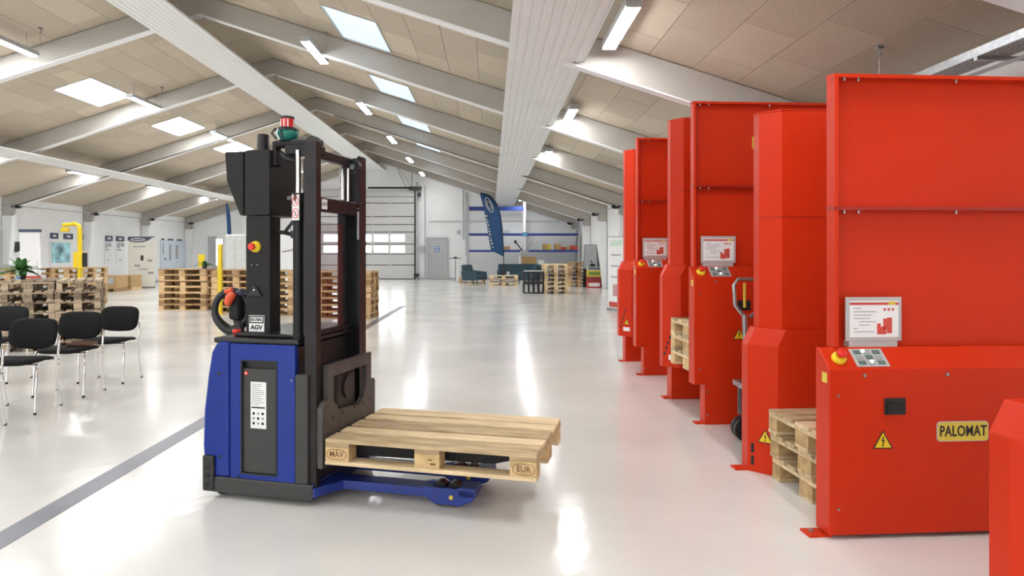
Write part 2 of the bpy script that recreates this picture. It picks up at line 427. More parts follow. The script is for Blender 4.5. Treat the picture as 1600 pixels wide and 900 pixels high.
# D where the ceiling is seen at px,py
def ceilhit(px, py):
    kx, kz = (px - VX) / F, (VY - py) / F
    # EYE + kz D = 3.35 + .32*(4.1-kx D)
    if kx > 0 or True:
        D = (3.35 + .32 * 4.1 - EYE) / (kz + .32 * kx)
        if kx * D > RX: return D
    return (3.35 + .32 * 15.5 - EYE) / (kz - .32 * kx)
for (px, py, lab) in ((1374, 72, 'small steel hook on the boards above the red machines'), (63, 43, 'small steel hook above the lamp at upper left'),
                      (253, 136, 'small steel hook between two bright skylights'), (510, 50, 'small steel hook beside the nearest blue skylight'),
                      (580, 142, 'small steel hook beside the second blue skylight'), (150, 248, 'small steel hook above the lower white box beam')):
    anchor(px, py, ceilhit(px, py), lab)

# perforated cable tray over the machines
t = empty('cable_tray', (4.0, 1.5, 2.98), 0, 'perforated metal cable tray hung along the wall above red machine', 'cable tray')
B(-.12, .12, 0, 9, 0, .012).build('tray_bottom', mat('perforated_grey', (.25, .25, .24), .5, vary=.6, scale=60), t)
B(-.13, -.12, 0, 9, 0, .07).build('side_rail', STEEL, t); B(.12, .13, 0, 9, 0, .07).build('side_rail', STEEL, t)
for y in (1, 4, 7): B(-.13, .56, y, y + .04, -.03, 0).build('bracket', STEEL, t)

# ------------------------------------------------------------------ far wall: garage door, door, pipes
k = 36.2 / F
g = empty('garage_door', (0, YF, 0), 0, 'wide pale grey sectional garage door with two rows of windows', 'garage door')
gx0, gx1 = -8.95, -3.95
lines = [437, 414, 397, 381.5, 362.5, 351, 338.5, 317.5, 307.5]
zs = [max(0.01, EYE + (VY - l) * k) for l in lines]; zs[0] = .02
DOORM = mat('door_panel_grey', (0.58, 0.58, 0.575), 0.45, vary=0.02)
for i in range(len(zs) - 1):
    p = B(gx0, gx1, -.12, -.06, zs[i] + .015, zs[i + 1] - .02).build('door_section', DOORM, g, bevel=.012)
    m = MB().box(gx0, gx1, -.085, -.06, zs[i] - .03, zs[i] + .02).build('seam', DARK, g)
    for hx in (607 - 24, 610):
        x = (hx - VX) * k
        B(x - .05, x + .05, -.14, -.12, zs[i + 1] - .06, zs[i + 1] + .03).build('hinge', LGREY, g)
    if i in (2, 3):
        zc_ = (zs[i] + zs[i + 1]) / 2
        for j in range(5):
            x = (622 - 26 * j - 56 * 0 - VX) * k
            f = B(x - .40, x + .40, -.135, -.115, zc_ - .21, zc_ + .21).build('window_frame', WHITE, g, bevel=.01)
            B(x - .36, x + .36, -.145, -.136, zc_ - .165, zc_ + .165).build('pane', PANED, f)
B(gx0, gx1, -.12, -.06, zs[-1] + .01, 4.66).build('top_section', DOORM, g)
for x in (gx0 - .08, gx1 + .04):
    B(x, x + .10, -.2, 0, 0, 5.1).build('guide_rail', LGREY, g)
B(gx1 - .03, gx1 + .02, -.22, -.16, 0, 4.7).build('side_seal', DARK, g)
B(gx0 + 2.6, gx1 - .25, -.5, -.42, 4.70, 4.79).build('torsion_shaft', DARK, g)
B(gx1 - .3, gx1 + .35, -.45, -.2, 4.65, 4.82).build('spring_bracket', BLACK, g); B(gx1 + .15, gx1 + .32, -.45, -.3, 4.3, 4.5).build('motor', BLACK, g)
B(gx1 - .05, gx1 + .2, -.3, 0, .15, .3).build('floor_bracket', BLACK, g)
MB().tube([(gx1 - 1.0, -.4, 6.0), (gx1 - .6, -.4, 5.1), (gx1 - .45, -.4, 4.8)], .025, 6).build('hanger', LGREY, g)
MB().tube([(gx1 - .9, -.42, 5.9), (gx1 - .15, -.42, 4.8)], .02, 6).build('hanger', LGREY, g)
MB().tube([(gx1 - .15, -.3, 6.1), (gx1 - .15, -.3, 4.8)], .03, 6).build('hanger', LGREY, g)

dr = empty('door_1', (0, YF, 0), 0, kind='structure'); dr['label'] = 'grey steel door with a blue sign beside the garage door'
x0, x1 = (669 - VX) * k, (698 - VX) * k
B(x0, x1, -.06, -.02, .02, 2.12).build('door_leaf', LGREY, dr)
B(x0 - .08, x0, -.10, 0, 0, 2.2).build('door_frame', STEEL, dr); B(x1, x1 + .06, -.10, 0, 0, 2.2).build('door_frame', STEEL, dr); B(x0, x1, -.1, 0, 2.12, 2.2).build('door_frame', STEEL, dr)
xs_ = (683 - VX) * k
sg = B(xs_ - .12, xs_ + .12, -.075, -.06, 1.42, 1.72).build('sign', mat('sign_blue', (.03, .16, .42), .5), dr)
for q in range(3): B(xs_ - .08, xs_ + .08, -.08, -.075, 1.46 + q * .09, 1.50 + q * .09).build('print_line', PAPER, sg)
MB().tube([(x0 + .1, -.06, 1.0), (x0 + .1, -.12, 1.0), (x0 + .22, -.12, 1.0)], .012, 6).build('handle', STEEL, dr)

def pipe(px, y0, y1, r, lab, D=36.0):
    x = (px - VX) * D / F
    tag(MB().cyl((x, D, EYE + (VY - y1) * D / F), (x, D, EYE + (VY - y0) * D / F), r, 8).build('wall_pipe', LGREY), lab, 'pipe')
pipe(664, 290, 434, .03, 'thin grey pipe on the far wall between garage door and door')
pipe(724, 296, 375, .04, 'upper grey pipe on far wall left of the blue rack')
pipe(729, 300, 400, .05, 'thick white pipe on far wall touching the blue rack', 36.1)
tag(B((655 - VX) * k, (663 - VX) * k, 36.05, 36.2, EYE + (VY - 396) * k, EYE + (VY - 384) * k).build('switch_box', LGREY), 'small grey control box on wall right of garage door', 'switch box')
tag(B((714 - VX) * k, (719 - VX) * k, 36.1, 36.2, EYE + (VY - 366) * k, EYE + (VY - 360) * k).build('wall_socket', LGREY), 'small grey box on far wall above the bistro table', 'socket')
tag(B(-3.2, 4.4, 36.14, 36.2, 3.02, 3.06).build('trim_4', LGREY), 'thin grey rail on the far wall behind the rack', kind='structure')
tag(B(XL + .01, XR - .01, YF - .03, YF, 0, .08).build('baseboard_far', LGREY), kind='structure')

# left part of the far wall: grey door leaf and lit window
d2 = empty('door_2', (0, YF, 0), 0, kind='structure'); d2['label'] = 'grey door on the far wall behind the potted plant'
x0, x1 = (326 - VX) * k, (338 - VX) * k
B(x0, x1, -.06, -.01, 0, 2.25).build('door_leaf', LGREY, d2)
MB().cyl((x1 - .06, -.1, 1.0), (x1 - .06, -.1, 1.15), .015, 6).build('handle', STEEL, d2)
w2 = empty('window_90', (0, YF, 0), 0, kind='structure'); w2['label'] = 'bright narrow window beside the far grey door'
x0, x1 = (339 - VX) * k, (348 - VX) * k
B(x0, x1, -.05, -.02, .75, 2.1).build('pane', PANED, w2)
for a_, b_, c_, d_ in ((x0 - .05, x0, .7, 2.15), (x1, x1 + .05, .7, 2.15), (x0, x1, .7, .75), (x0, x1, 2.1, 2.15)): B(a_, b_, -.08, 0, c_, d_).build('window_frame', WHITE, w2)

# ------------------------------------------------------------------ pallet rack at the far wall
r = empty('pallet_rack', (0, 34.6, 0), 0, 'tall blue pallet rack with shelves at the far wall', 'rack')
k2 = 34.6 / F
ux = [(731 - VX) * k2, (820 - VX) * k2, 4.40]
for i, x in enumerate(ux):
    for y in (0, .8):
        B(x - .05, x + .05, y - .04, y + .04, 0, 4.0 if i < 2 else 3.1).build('upright', LGREY if i != 1 else WHITE, r)
    for z in (.4, 1.4, 2.4): MB().tube([(x, 0, z), (x, .8, z + .5)], .015, 6).build('brace', LGREY, r)
for (a_, b_, z) in ((0, 1, 3.62), (0, 1, 2.31), (0, 1, 1.48), (1, 2, 2.31), (1, 2, 1.48), (1, 2, .2)):
    h = .16 if z > 3 else .11
    if z < .3: h = .26
    for y in (-.05, .8): B(ux[a_] + .05, ux[b_] - .05, y - .02, y + .03, z - h / 2, z + h / 2).build('shelf_beam', RACKB, r)
    if z != 3.62: B(ux[a_] + .06, ux[b_] - .06, -.02, .78, z + h / 2 - .03, z + h / 2).build('shelf', LGREY, r)
B(ux[1] - .12, ux[1] + .12, -.08, -.05, 2.2, 2.42).build('load_sign', mat('rack_sign', (.12, .3, .5), .5), r)
def boxy(name, px0, px1, z0, h, D, dep, m, lab, cat='box', group=None):
    x0, x1 = (px0 - VX) * D / F, (px1 - VX) * D / F
    e = empty(name, ((x0 + x1) / 2, D + dep / 2, z0), 0, lab, cat, group); hw = (x1 - x0) / 2
    B(-hw, hw, -dep / 2, dep / 2, 0, h).build('body', m, e, bevel=.01)
    B(-hw * .98, hw * .98, -.03, .03, h, h + .004).build('tape', PAPER, e)
    return e
for i, (a_, b_, z, h, m, lab) in enumerate([
    (849, 855, 1.535, .30, CARD, 'yellowish carton on the middle shelf left of two others'), (855.5, 861, 1.535, .28, YELPLATE, 'yellow carton on the middle rack shelf'),
    (867.5, 876, 1.535, .30, CARD, 'brown carton on the middle shelf right of the blue post'), (876.5, 883, 1.535, .15, CARD2, 'low red-brown carton on the middle rack shelf'),
    (884, 891, 1.535, .16, CARD, 'low carton on the middle shelf near the wall'), (891.5, 906, 1.535, .22, CARD2, 'wide reddish carton at the wall end of the shelf'),
    (788, 797, 1.535, .18, CARD, 'small carton on the shelf behind the flag'), (786, 797, 2.365, .18, LGREY, 'flat grey crate on the upper shelf behind flag')]):
    boxy('carton', a_, b_, z, h, 34.65, .6, m, lab, 'box', 'cartons on the rack')
# small machine on the rack
e = empty('bench_machine', (ux[1] - .05, 34.05, 0), 0, 'white machine with hoses standing before the rack middle post', 'machine')
B(-.28, .28, -.2, .2, 0, 1.2).build('body', WHITE, e, bevel=.03); B(-.2, .2, -.18, .18, 1.2, 1.5).build('head', LGREY, e, bevel=.03)
MB().tube([(-.45, 0, 1.95), (-.3, 0, 1.75), (-.1, 0, 1.5)], .03, 6).build('arm', DARK, e); MB().tube([(.1, 0, 1.5), (.3, 0, 1.8), (.33, 0, 1.95)], .025, 6).build('arm', STEEL, e)
B(-.5, -.38, -.05, .05, 1.85, 2.0).build('gripper', BLACK, e)

# ------------------------------------------------------------------ feather flags
def lerp_tab(tab, t_):
    q = t_ * (len(tab) - 1); i = min(int(q), len(tab) - 2); f_ = q - i
    # Catmull-Rom through the table
    P_ = lambda k_: tab[max(0, min(len(tab) - 1, k_))]
    return tuple(.5 * (2 * P_(i)[c_] + (P_(i + 1)[c_] - P_(i - 1)[c_]) * f_ + (2 * P_(i - 1)[c_] - 5 * P_(i)[c_] + 4 * P_(i + 1)[c_] - P_(i + 2)[c_]) * f_ ** 2 + (3 * P_(i)[c_] - P_(i - 1)[c_] - 3 * P_(i + 1)[c_] + P_(i + 2)[c_]) * f_ ** 3) for c_ in (0, 1))
def flag(x, y, lab, emblem=True):
    r = empty('feather_flag', (x, y, 0), 0, lab, 'flag')
    LT = [(-.56, 1.50), (-.66, 2.05), (-.74, 2.6), (-.83, 3.1), (-.92, 3.5), (-1.0, 3.8), (-1.05, 4.0)]
    RT = [(0, 1.22), (-.04, 1.9), (-.09, 2.6), (-.19, 3.2), (-.36, 3.62), (-.66, 3.93), (-1.03, 4.03)]
    N = 18; L = [lerp_tab(LT, i / N) for i in range(N + 1)]; Q = [lerp_tab(RT, i / N) for i in range(N + 1)]
    def w_(p): return .035 * math.sin(p[1] * 3 + p[0] * 6)
    MB().tube([(.0, 0, 0), (0, 0, .7), (.0, w_(Q[0]), 1.2)] + [(p[0] + .012, w_(p), p[1] + .006) for p in Q[1:]], .018, 8).build('pole', DARK, r)
    vs = []; fs = []
    for i in range(N + 1):
        for p in (L[i], ((L[i][0] + Q[i][0]) / 2, (L[i][1] + Q[i][1]) / 2), Q[i]):
            for dy in (-.003, .003): vs.append((p[0], w_(p) + dy, p[1]))
    for i in range(N):
        for c in range(2):
            a_ = i * 6 + c * 2; b_ = a_ + 6
            fs += [(a_, a_ + 2, b_ + 2, b_), (a_ + 1, b_ + 1, b_ + 3, a_ + 3)]
        fs += [(i * 6, i * 6 + 6, i * 6 + 7, i * 6 + 1), (i * 6 + 4, i * 6 + 5, i * 6 + 11, i * 6 + 10)]
    MB().add(vs, fs, True).build('cloth', NAVY, r)
    if emblem:
        ang_ = R(24)
        def el(k_): return [(-.64 + k_ * (.13 * math.cos(q * math.pi / 12) * math.cos(ang_) + .32 * math.sin(q * math.pi / 12) * -math.sin(ang_)), -.05, 3.50 + k_ * (.13 * math.cos(q * math.pi / 12) * math.sin(ang_) * .6 + .32 * math.sin(q * math.pi / 12))) for q in range(24)]
        MB().tube(el(1), .012, 6, closed=True).build('emblem_outline', PAPER, r); MB().tube(el(.55), .018, 6, closed=True).build('emblem_letters', LGREY, r)
        for q in range(11):
            z = 1.62 + q * .135; xx = lerp_tab(LT, (z - 1.5) / 2.6)[0] + .10
            B(xx - .035, xx + .035, -.055, -.05, z, z + (.085 if q % 3 else .05)).build('print_mark', LGREY, r)
    MB().lathe([(.22, 0), (.22, .03), (.05, .06), (.03, .14)], (0, 0, 0), 16).build('base', DARK, r)
    return r
flag((787 - VX) * 30.5 / F, 30.5, 'tall navy feather flag standing before the blue rack')
f2 = flag((362 - VX) * 21.5 / F, 21.5, 'narrow blue feather flag behind the white cabinet', False); f2.scale = (.18, .18, .73)

# ------------------------------------------------------------------ lounge: armchairs, sofa, tables
def armchair(lab, loc, rz):
    r = empty('armchair', loc, rz, lab, 'armchair', 'petrol armchairs of the lounge')
    B(-.36, .36, -.38, .36, .22, .42).build('seat', SOFA, r, bevel=.05, seg=3)
    m = MB(); m.prism([(.30, .3), (.42, .3), (.50, .84), (.40, .88), (.34, .84), (.22, .42)], -.36, .36, 'x'); m.build('backrest', SOFA, r, bevel=.05, seg=3)
    for s in (-1, 1):
        x0, x1 = (-.46, -.34) if s < 0 else (.34, .46)
        MB().prism([(-.38, .2), (.40, .2), (.46, .60), (.30, .62), (-.36, .56)], x0, x1, 'x').build('armrest', SOFA, r, bevel=.04, seg=3)
    for (x, y) in ((-.34, -.3), (.34, -.3), (-.34, .3), (.34, .3)): MB().tube([(x * .9, y * .9, .22), (x * 1.05, y * 1.05, 0)], [.022, .012], 8).build('leg', BROWNST, r)
    return r
armchair('petrol blue armchair left of the low pallet tables', ((742 - VX) * 30 / F, 30.2, 0), R(62))
armchair('petrol blue armchair between low pallet tables and black crates', ((826 - VX) * 30.3 / F, 30.3, 0), R(-115))
r = empty('sofa', ((811 - VX) * 31.6 / F, 31.8, 0), 0, 'petrol blue three-seat sofa in front of the rack', 'sofa')
B(-.9, .9, -.4, .35, .2, .42).build('seat', SOFA, r, bevel=.05, seg=3)
MB().prism([(.25, .3), (.42, .3), (.48, .86), (.34, .88)], -.95, .95, 'x').build('backrest', SOFA, r, bevel=.05, seg=3)
for x in (-1.0, .88): B(x, x + .12, -.4, .4, .2, .6).build('armrest', SOFA, r, bevel=.04, seg=3)
for x in (-.85, .85):
    for y in (-.3, .3): MB().tube([(x, y, .2), (x, y, 0)], [.022, .014], 8).build('leg', BROWNST, r)
# bistro table, white post
r = empty('bistro_table', ((711.5 - VX) * 34.3 / F, 34.3, 0), 0, 'thin high bistro table beside the grey door', 'table')
MB().lathe([(.30, 1.10), (.30, 1.13)], (0, 0, 0), 24).build('tabletop', DARK, r); MB().cyl((0, 0, .02), (0, 0, 1.10), .025, 10).build('pole', STEEL, r); MB().lathe([(.26, 0), (.26, .015), (.04, .03)], (0, 0, 0), 24).build('base', STEEL, r)
MB().lathe([(.09, 1.13), (.07, 1.20)], (0, 0, 0), 12).build('bowl', NAVYP, r)
r = empty('white_stand', ((715.5 - VX) * 34 / F, 33.7, 0), 0, 'slim white post standing right of the bistro table', 'stand')
B(-.075, .075, -.06, .06, .02, .72).build('column', PAPER, r, bevel=.01); B(-.1, .1, -.08, .08, 0, .02).build('foot_plate', LGREY, r)
# box on a side table behind the sofa
r = empty('side_table', ((829 - VX) * 33 / F, 33.4, 0), 0, 'low side table behind the petrol sofa', 'table')
B(-.6, .9, -.25, .25, .80, .84).build('tabletop', LGREY, r)
for x in (-.55, .85):
    for y in (-.2, .2): B(x - .02, x + .02, y - .02, y + .02, 0, .80).build('leg', LGREY, r)
boxy('carton', 815, 838, .84, .36, 33.2, .4, CARD, 'open brown carton standing behind the sofa back')
boxy('carton', 841, 850, .84, .2, 33.2, .3, WHITE, 'small white carton right of the brown one behind sofa')
# black crates
def crate(lab, loc):
    r = empty('plastic_crate', loc, 0, lab, 'crate', 'black plastic crates')
    h, W, Dp = .375, .36, .3
    B(-W, W, -Dp, Dp, 0, .035).build('bottom', BLACK, r, bevel=.005); 
    m = MB(); 
    for (a_, b_, c_, d_) in ((-W, W, -Dp, -Dp + .03), (-W, W, Dp - .03, Dp), (-W, -W + .03, -Dp, Dp), (W - .03, W, -Dp, Dp)): m.box(a_, b_, c_, d_, h - .05, h)
    m.build('rim', BLACK, r)
    for i in range(5):
        x = -W + .02 + i * (2 * W - .04) / 4
        B(x - .022, x + .022, -Dp, -Dp + .04, .035, h - .05).build('slat', BLACK, r); B(x - .022, x + .022, Dp - .04, Dp, .035, h - .05).build('slat', BLACK, r)
    for y in (-.15, 0, .15):
        for s in (-1, 1): B(s * W - (.03 if s > 0 else 0), s * W + (.03 if s < 0 else 0), y - .02, y + .02, .035, h - .05).build('slat', BLACK, r)
    return r
cx = (834 - VX) * 23.9 / F
crate('lower black slatted plastic crate beside the far pallet stack', (cx, 24.0, 0)); crate('upper black slatted plastic crate beside the far pallet stack', (cx, 24.0, .376))
tag(B(cx - .35, cx + .35, 23.7, 24.3, .752, .775).build('crate_lid', LGREY, bevel=.004), 'light grey lid lying on the black crates', 'lid')

# ------------------------------------------------------------------ pallets
PAL = {}
def jit(a_): return random.uniform(-a_, a_)
def pallet_proto(kind, mt, mb_):
    """kind full / mid / low, origin at bottom centre, 1200 along x"""
    r = empty('wooden_pallet')
    YB_ = [(-.4, -.3), (-.0725, .0725), (.3, .4)]; XB = [(-.6, -.455), (-.0725, .0725), (.455, .6)]
    TB = [(-.4, -.255), (-.215, -.115), (-.0725, .0725), (.115, .215), (.255, .4)]
    def bd(m, x0, x1, y0, y1, z0, z1): m.box(x0 + jit(.002), x1 + jit(.002), y0, y1, z0, z1)
    if kind == 'full':
        for (a_, b_) in TB: m = MB(); bd(m, -.6, .6, a_, b_, .122, .144); m.build('top_board', mt, r, bevel=.0025, seg=1)
        for (a_, b_) in XB: m = MB(); bd(m, a_, b_, -.4, .4, .100, .122); m.build('stringer_board', mt, r, bevel=.002, seg=1)
        for (a_, b_) in XB:
            for (c_, d_) in YB_: MB().box(a_ + .001, b_ - .001, c_, d_, .022, .100).build('block', mb_, r, bevel=.003, seg=1)
        for (a_, b_) in YB_: m = MB(); bd(m, -.6, .6, a_, b_, 0, .022); m.build('bottom_board', mt, r, bevel=.002, seg=1)
    elif kind == 'mid':
        for (a_, b_) in TB: m = MB(); bd(m, -.6, .6, a_, b_, .122, .144); m.build('top_board', mt, r)
        m = MB()
        for (a_, b_) in XB: bd(m, a_, b_, -.4, .4, .100, .122)
        m.build('stringer_boards', mt, r)
        for (c_, d_) in YB_:
            m = MB().box(-.6, .6, c_, d_, 0, .022)
            for (a_, b_) in XB: m.box(a_, b_, c_, d_, .022, .100)
            m.build('skid', mb_, r)
    else:
        m = MB()
        for (a_, b_) in TB: bd(m, -.6, .6, a_, b_, .122, .144)
        for (a_, b_) in XB: bd(m, a_, b_, -.4, .4, .100, .122)
        for (c_, d_) in YB_:
            m.box(-.6, .6, c_, d_, 0, .022)
            for (a_, b_) in XB: m.box(a_, b_, c_, d_, .022, .100)
        r2 = m.build('wooden_pallet', mt); bpy.data.objects.remove(r); r = r2
    return r
def new_pallet(kind, style, loc, rz, lab, group):
    key = (kind, style)
    mt, mb_ = {'new': (WOOD, WOODE), 'grey': (WOODG, WOODG), 'brown': (WOODM, WOODM)}[style]
    if key not in PAL: PAL[key] = pallet_proto(kind, mt, mb_); o = PAL[key]
    else: o = copy_tree(PAL[key])
    o.location = loc; o.rotation_euler = (0, 0, rz); tag(o, lab, 'pallet', group); return o
def stack(kind, style, cx, cy, z0, rz, n, nm, group, wob=.008):
    for i in range(n):
        w_ = ORD[i] if i < n - 1 else 'topmost'
        if n <= 3: w_ = ['lowest', 'middle', 'topmost'][i] if n == 3 else ['lower', 'upper'][i]
        new_pallet(kind, style, (cx + jit(wob), cy + jit(wob), z0 + i * .1442), rz + jit(.02), '%s pallet of %s' % (w_, nm), group)
# counter of weathered pallets behind the chairs (short sides to the camera)
def front_stack(kind, style, px0, D, rz, n, nm, group, short=True):
    x0 = (px0 - VX) * D / F
    hw, hd = (.4, .6) if short else (.6, .4)
    c, s_ = math.cos(rz), math.sin(rz)
    cx, cy = x0 + c * hw - s_ * hd, D + s_ * hw + c * hd
    stack(kind, style, cx, cy, 0, rz + (R(90) if short else 0), n, nm, group)
def angled_stack(xr, yr, rz, w_, n, nm, group):
    c, s_ = math.cos(rz), math.sin(rz); hw, hd = w_ / 2, .6
    cx, cy = xr - c * hw - s_ * hd, yr - s_ * hw + c * hd
    n0 = len(bpy.data.objects); before = set(bpy.data.objects)
    stack('full', 'grey', cx, cy, 0, rz + R(90), n, nm, group, .006)
    for o in set(bpy.data.objects) - before:
        if o.parent is None: o.scale = (1, w_ / .8, 1)
angled_stack(-6.315, 10.0, R(27), .63, 7, 'the grey counter stack with a plant on it', 'weathered pallets of the near counter')
angled_stack(-5.79, 10.26, R(27), .575, 7, 'the grey counter stack right of the plant', 'weathered pallets of the near counter')
front_stack('low', 'brown', -14, 17.2, 0, 7, 'the low wall behind the potted plant', 'pallets behind the near counter')
front_stack('low', 'brown', 80, 18.0, 0, 7, 'the stack under the yellow crane', 'pallets behind the near counter')
front_stack('mid', 'brown', 248, 16.9, R(-4), 7, 'the brown counter stack below the small pot plant', 'brown pallets of the long counter', False)
front_stack('mid', 'brown', 330, 16.2, R(-5), 7, 'the counter stack behind the tiller handle', 'brown pallets of the long counter', False)
front_stack('mid', 'brown', 414, 15.5, R(-6), 7, 'the counter stack seen left of the mast', 'brown pallets of the long counter', False)
front_stack('mid', 'brown', 492, 14.8, R(-4), 7, 'the counter stack seen through the mast', 'brown pallets of the long counter', False)
front_stack('low', 'new', 850.5, 23.6, 0, 7, 'the tall pale stack beside the black crates', 'pallets of the far stack')
front_stack('low', 'new', 764.5, 29.0, 0, 3, 'the low lounge table between armchairs', 'pallets of the lounge table', False)
front_stack('low', 'new', 717, 31.6, 0, 2, 'the low pile behind the left armchair', 'pallets behind the armchair', False)
x0 = (905 - VX) * 27.6 / F
stack('low', 'brown', x0 + .12, 28.9, 0, R(88), 7, 'the stack at the right wall behind printed boxes', 'pallets at the right wall')
# small things on the lounge table
r = empty('drink_bottle', ((787 - VX) * 29.2 / F, 29.3, .434), 0, 'dark bottle on the low pallet table', 'bottle'); MB().lathe([(.05, 0), (.05, .18), (.02, .24), (.02, .30)], (0, 0, 0), 12).build('body', BLACK, r); MB().lathe([(.024, .30), (.024, .32)], (0, 0, 0), 8).build('cap', REDB, r)
r = empty('paper_cup', ((794 - VX) * 29.2 / F, 29.3, .434), 0, 'pale cup on the low pallet table', 'cup'); MB().lathe([(.05, 0), (.07, .16)], (0, 0, 0), 12).build('body', PBLUE, r)

# printed display boxes at the right wall
bx0 = (917 - VX) * 27.4 / F
def dbox(z, h, m, lab, w_=.52, txt=None):
    e = empty('display_box', (bx0 + .30, 27.65, z), 0, lab, 'box', 'printed boxes at the right wall')
    B(-w_ / 2, w_ / 2, -.22, .22, 0, h).build('body', m, e, bevel=.006)
    if txt: B(-w_ / 2 + .04, w_ / 2 - .04, -.226, -.22, h * .25, h * .75).build('print_patch', txt, e)
    return e
dbox(0, .26, CARD2, 'red printed box at the bottom by the right wall', txt=PAPER); dbox(.265, .17, mat('box_plum', (.30, .03, .04), .6), 'dark red printed box above the lowest one')
dbox(.44, .26, YELPLATE, 'yellow printed box in the pile by right wall', txt=mat('green_print', (.15, .25, .04), .6)); dbox(.705, .14, LGREY, 'grey box topping the printed pile by right wall', txt=NAVYP)
e = empty('display_board', (bx0 + .30, 28.02, 0), 0, 'dark slanted display board leaning behind the printed boxes', 'board')
MB().prism([(-.38, 0), (.42, 0), (.18, 1.72), (-.32, 1.72)], 0, .05, 'y').build('panel', DARK, e); MB().prism([(-.34, .75), (.24, .75), (.16, 1.70), (-.31, 1.70)], -.006, 0, 'y').build('grey_sheet', LGREY, e)
MB().tube([(0, .05, 1.2), (0, .45, 0)], .015, 6).build('prop_leg', DARK, e)
e = empty('small_tool', (bx0 + .25, 27.6, .846), 0, 'small dark tool on the printed boxes', 'tool'); B(-.1, .1, -.05, .05, 0, .1).build('body', DARK, e, bevel=.02); MB().tube([(0, 0, .1), (-.08, 0, .24)], .02, 6).build('handle', DARK, e)

# roll-up banner near the machines and wall poster
def rollup(name, loc, rz, w_, h, m, lab, deco):
    e = empty(name, loc, rz, lab, 'banner')
    B(-w_ / 2 - .02, w_ / 2 + .02, -.05, .05, 0, .07).build('cassette', STEEL, e, bevel=.01)
    s_ = B(-w_ / 2, w_ / 2, -.004, .004, .07, h).build('sheet', m, e)
    B(-w_ / 2, w_ / 2, -.012, .012, h, h + .02).build('top_rail', STEEL, e); MB().cyl((0, .03, .05), (0, .02, h), .01, 6).build('pole', STEEL, e)
    for (a_, b_, c_, d_, mm) in deco: B(a_ * w_ / 2, b_ * w_ / 2, -.008, -.004, c_ * h, d_ * h).build('print_patch', mm, s_)
    return e
PINK = mat('pink_print', (.55, .30, .30), .6)
rollup('roll_up_banner', (3.05, 16.6, 0), R(-68), .85, 1.78, PAPER, 'white roll-up banner with red foot behind the last red machine',
       [(-.9, .9, .05, .12, CARD2), (-.5, .6, .20, .36, PINK), (-.7, .2, .45, .47, GREYP), (-.7, .5, .60, .62, GREYP), (-.7, .3, .75, .77, GREYP), (-.8, .8, .88, .96, mat('pale_green_print', (.6, .75, .62), .6))])
e = tag(B(XR - .03, XR - .005, 22.2, 24.4, 1.85, 2.45).build('wall_poster', CARD2), 'red and orange poster on the right wall above banner', 'poster')
B(XR - .035, XR - .03, 22.4, 23.2, 1.95, 2.35).build('print_patch', YELPLATE, e); B(XR - .035, XR - .03, 23.4, 24.2, 1.95, 2.35).build('print_patch', YELPLATE, e)

# ------------------------------------------------------------------ left wall displays
def lw(px, z=None): return XL * -1 * F / (VX - px)      # distance of the left wall seen at px
def wall_thing(name, px0, px1, py0, py1, m, lab, cat, thick=.03, group=None):
    xw = XL + thick; D0, D1 = lw(px0), lw(px1); Dm = (D0 + D1) / 2
    z1, z0 = EYE + (VY - py0) * Dm / F, EYE + (VY - py1) * Dm / F
    return tag(B(XL + .003, xw, D0, D1, z0, z1).build(name, m), lab, cat, group), (D0, D1, z0, z1, xw)
def prints(o, b, rects, m=GREYP):
    D0, D1, z0, z1, xw = b
    for (a_, c_, d_, f_) in rects: B(xw, xw + .004, D0 + (D1 - D0) * a_, D0 + (D1 - D0) * c_, z0 + (z1 - z0) * d_, z0 + (z1 - z0) * f_).build('print_patch', m, o)
hd = [(78, 90, 'sign_a'), (99, 113, 'b'), (124, 139, 'c'), (164, 175, 'd'), (181, 193, 'e'), (252, 256, 'f'), (262, 270, 'g'), (276, 284, 'h'), (289, 297, 'i')]
for i, (a_, b_, _) in enumerate(hd):
    py = 364 + (a_ - 78) * .05
    o, b = wall_thing('wall_sign', a_, b_, py, py + 9 - i * .2, NAVYP, 'small navy sign plate on the seating wall, %s from the flipchart' % ORDN[i], 'sign', group='navy sign plates on the seating wall')
    prints(o, b, [(.3, .7, .35, .65)], PAPER)
for i, (a_, b_, p0, p1, lab) in enumerate([(126, 139, 378, 410, 'white info sheet on wall behind the yellow crane'), (163, 175, 378, 412, 'white info sheet on wall left of the cream banner'), (181, 196, 378, 412, 'white info sheet beside the cream banner')]):
    o, b = wall_thing('wall_poster', a_, b_, p0, p1, PAPER, lab, 'poster', .02)
    prints(o, b, [(.1, .5, .6, .68), (.1, .35, .72, .95), (.45, .8, .78, .95), (.3, .5, .15, .2)])
o, b = wall_thing('wall_poster', 77, 112, 377, 417, PAPER, 'large blue picture in a white border left of the crane', 'poster', .03)
B(b[4], b[4] + .01, b[0] + .08, b[1] - .15, b[2] + .15, b[3] - .05).build('picture', SCR, o)
o, b = wall_thing('display_board', 250, 290, 376, 420, PBLUE, 'pale blue display board with four columns of print', 'board', .05)
prints(o, b, [(.05, .1, .5, .9), (.3, .38, .3, .85), (.55, .65, .35, .85), (.1, .2, .3, .4), (.6, .63, .2, .26)])
tag(B(XL, XL + .05, lw(-12), lw(8), 0, 2.1).build('door_3', LGREY), 'grey door at the left edge of the seating wall', kind='structure')
e = empty('dispenser', (XL, lw(19), 1.45), 0, 'small black dispenser on the wall beside the left door', 'dispenser'); B(0, .14, -.25, .2, 0, .32).build('body', BLACK, e, bevel=.02); B(.02, .1, -.2, .15, -.03, 0).build('nozzle', DARK, e)
tag(B(XL, XL + .03, YB, YF, 0, .08).build('baseboard_left', LGREY), kind='structure'); tag(B(XR - .03, XR, YB, YF, 0, .08).build('baseboard_right', LGREY), kind='structure')

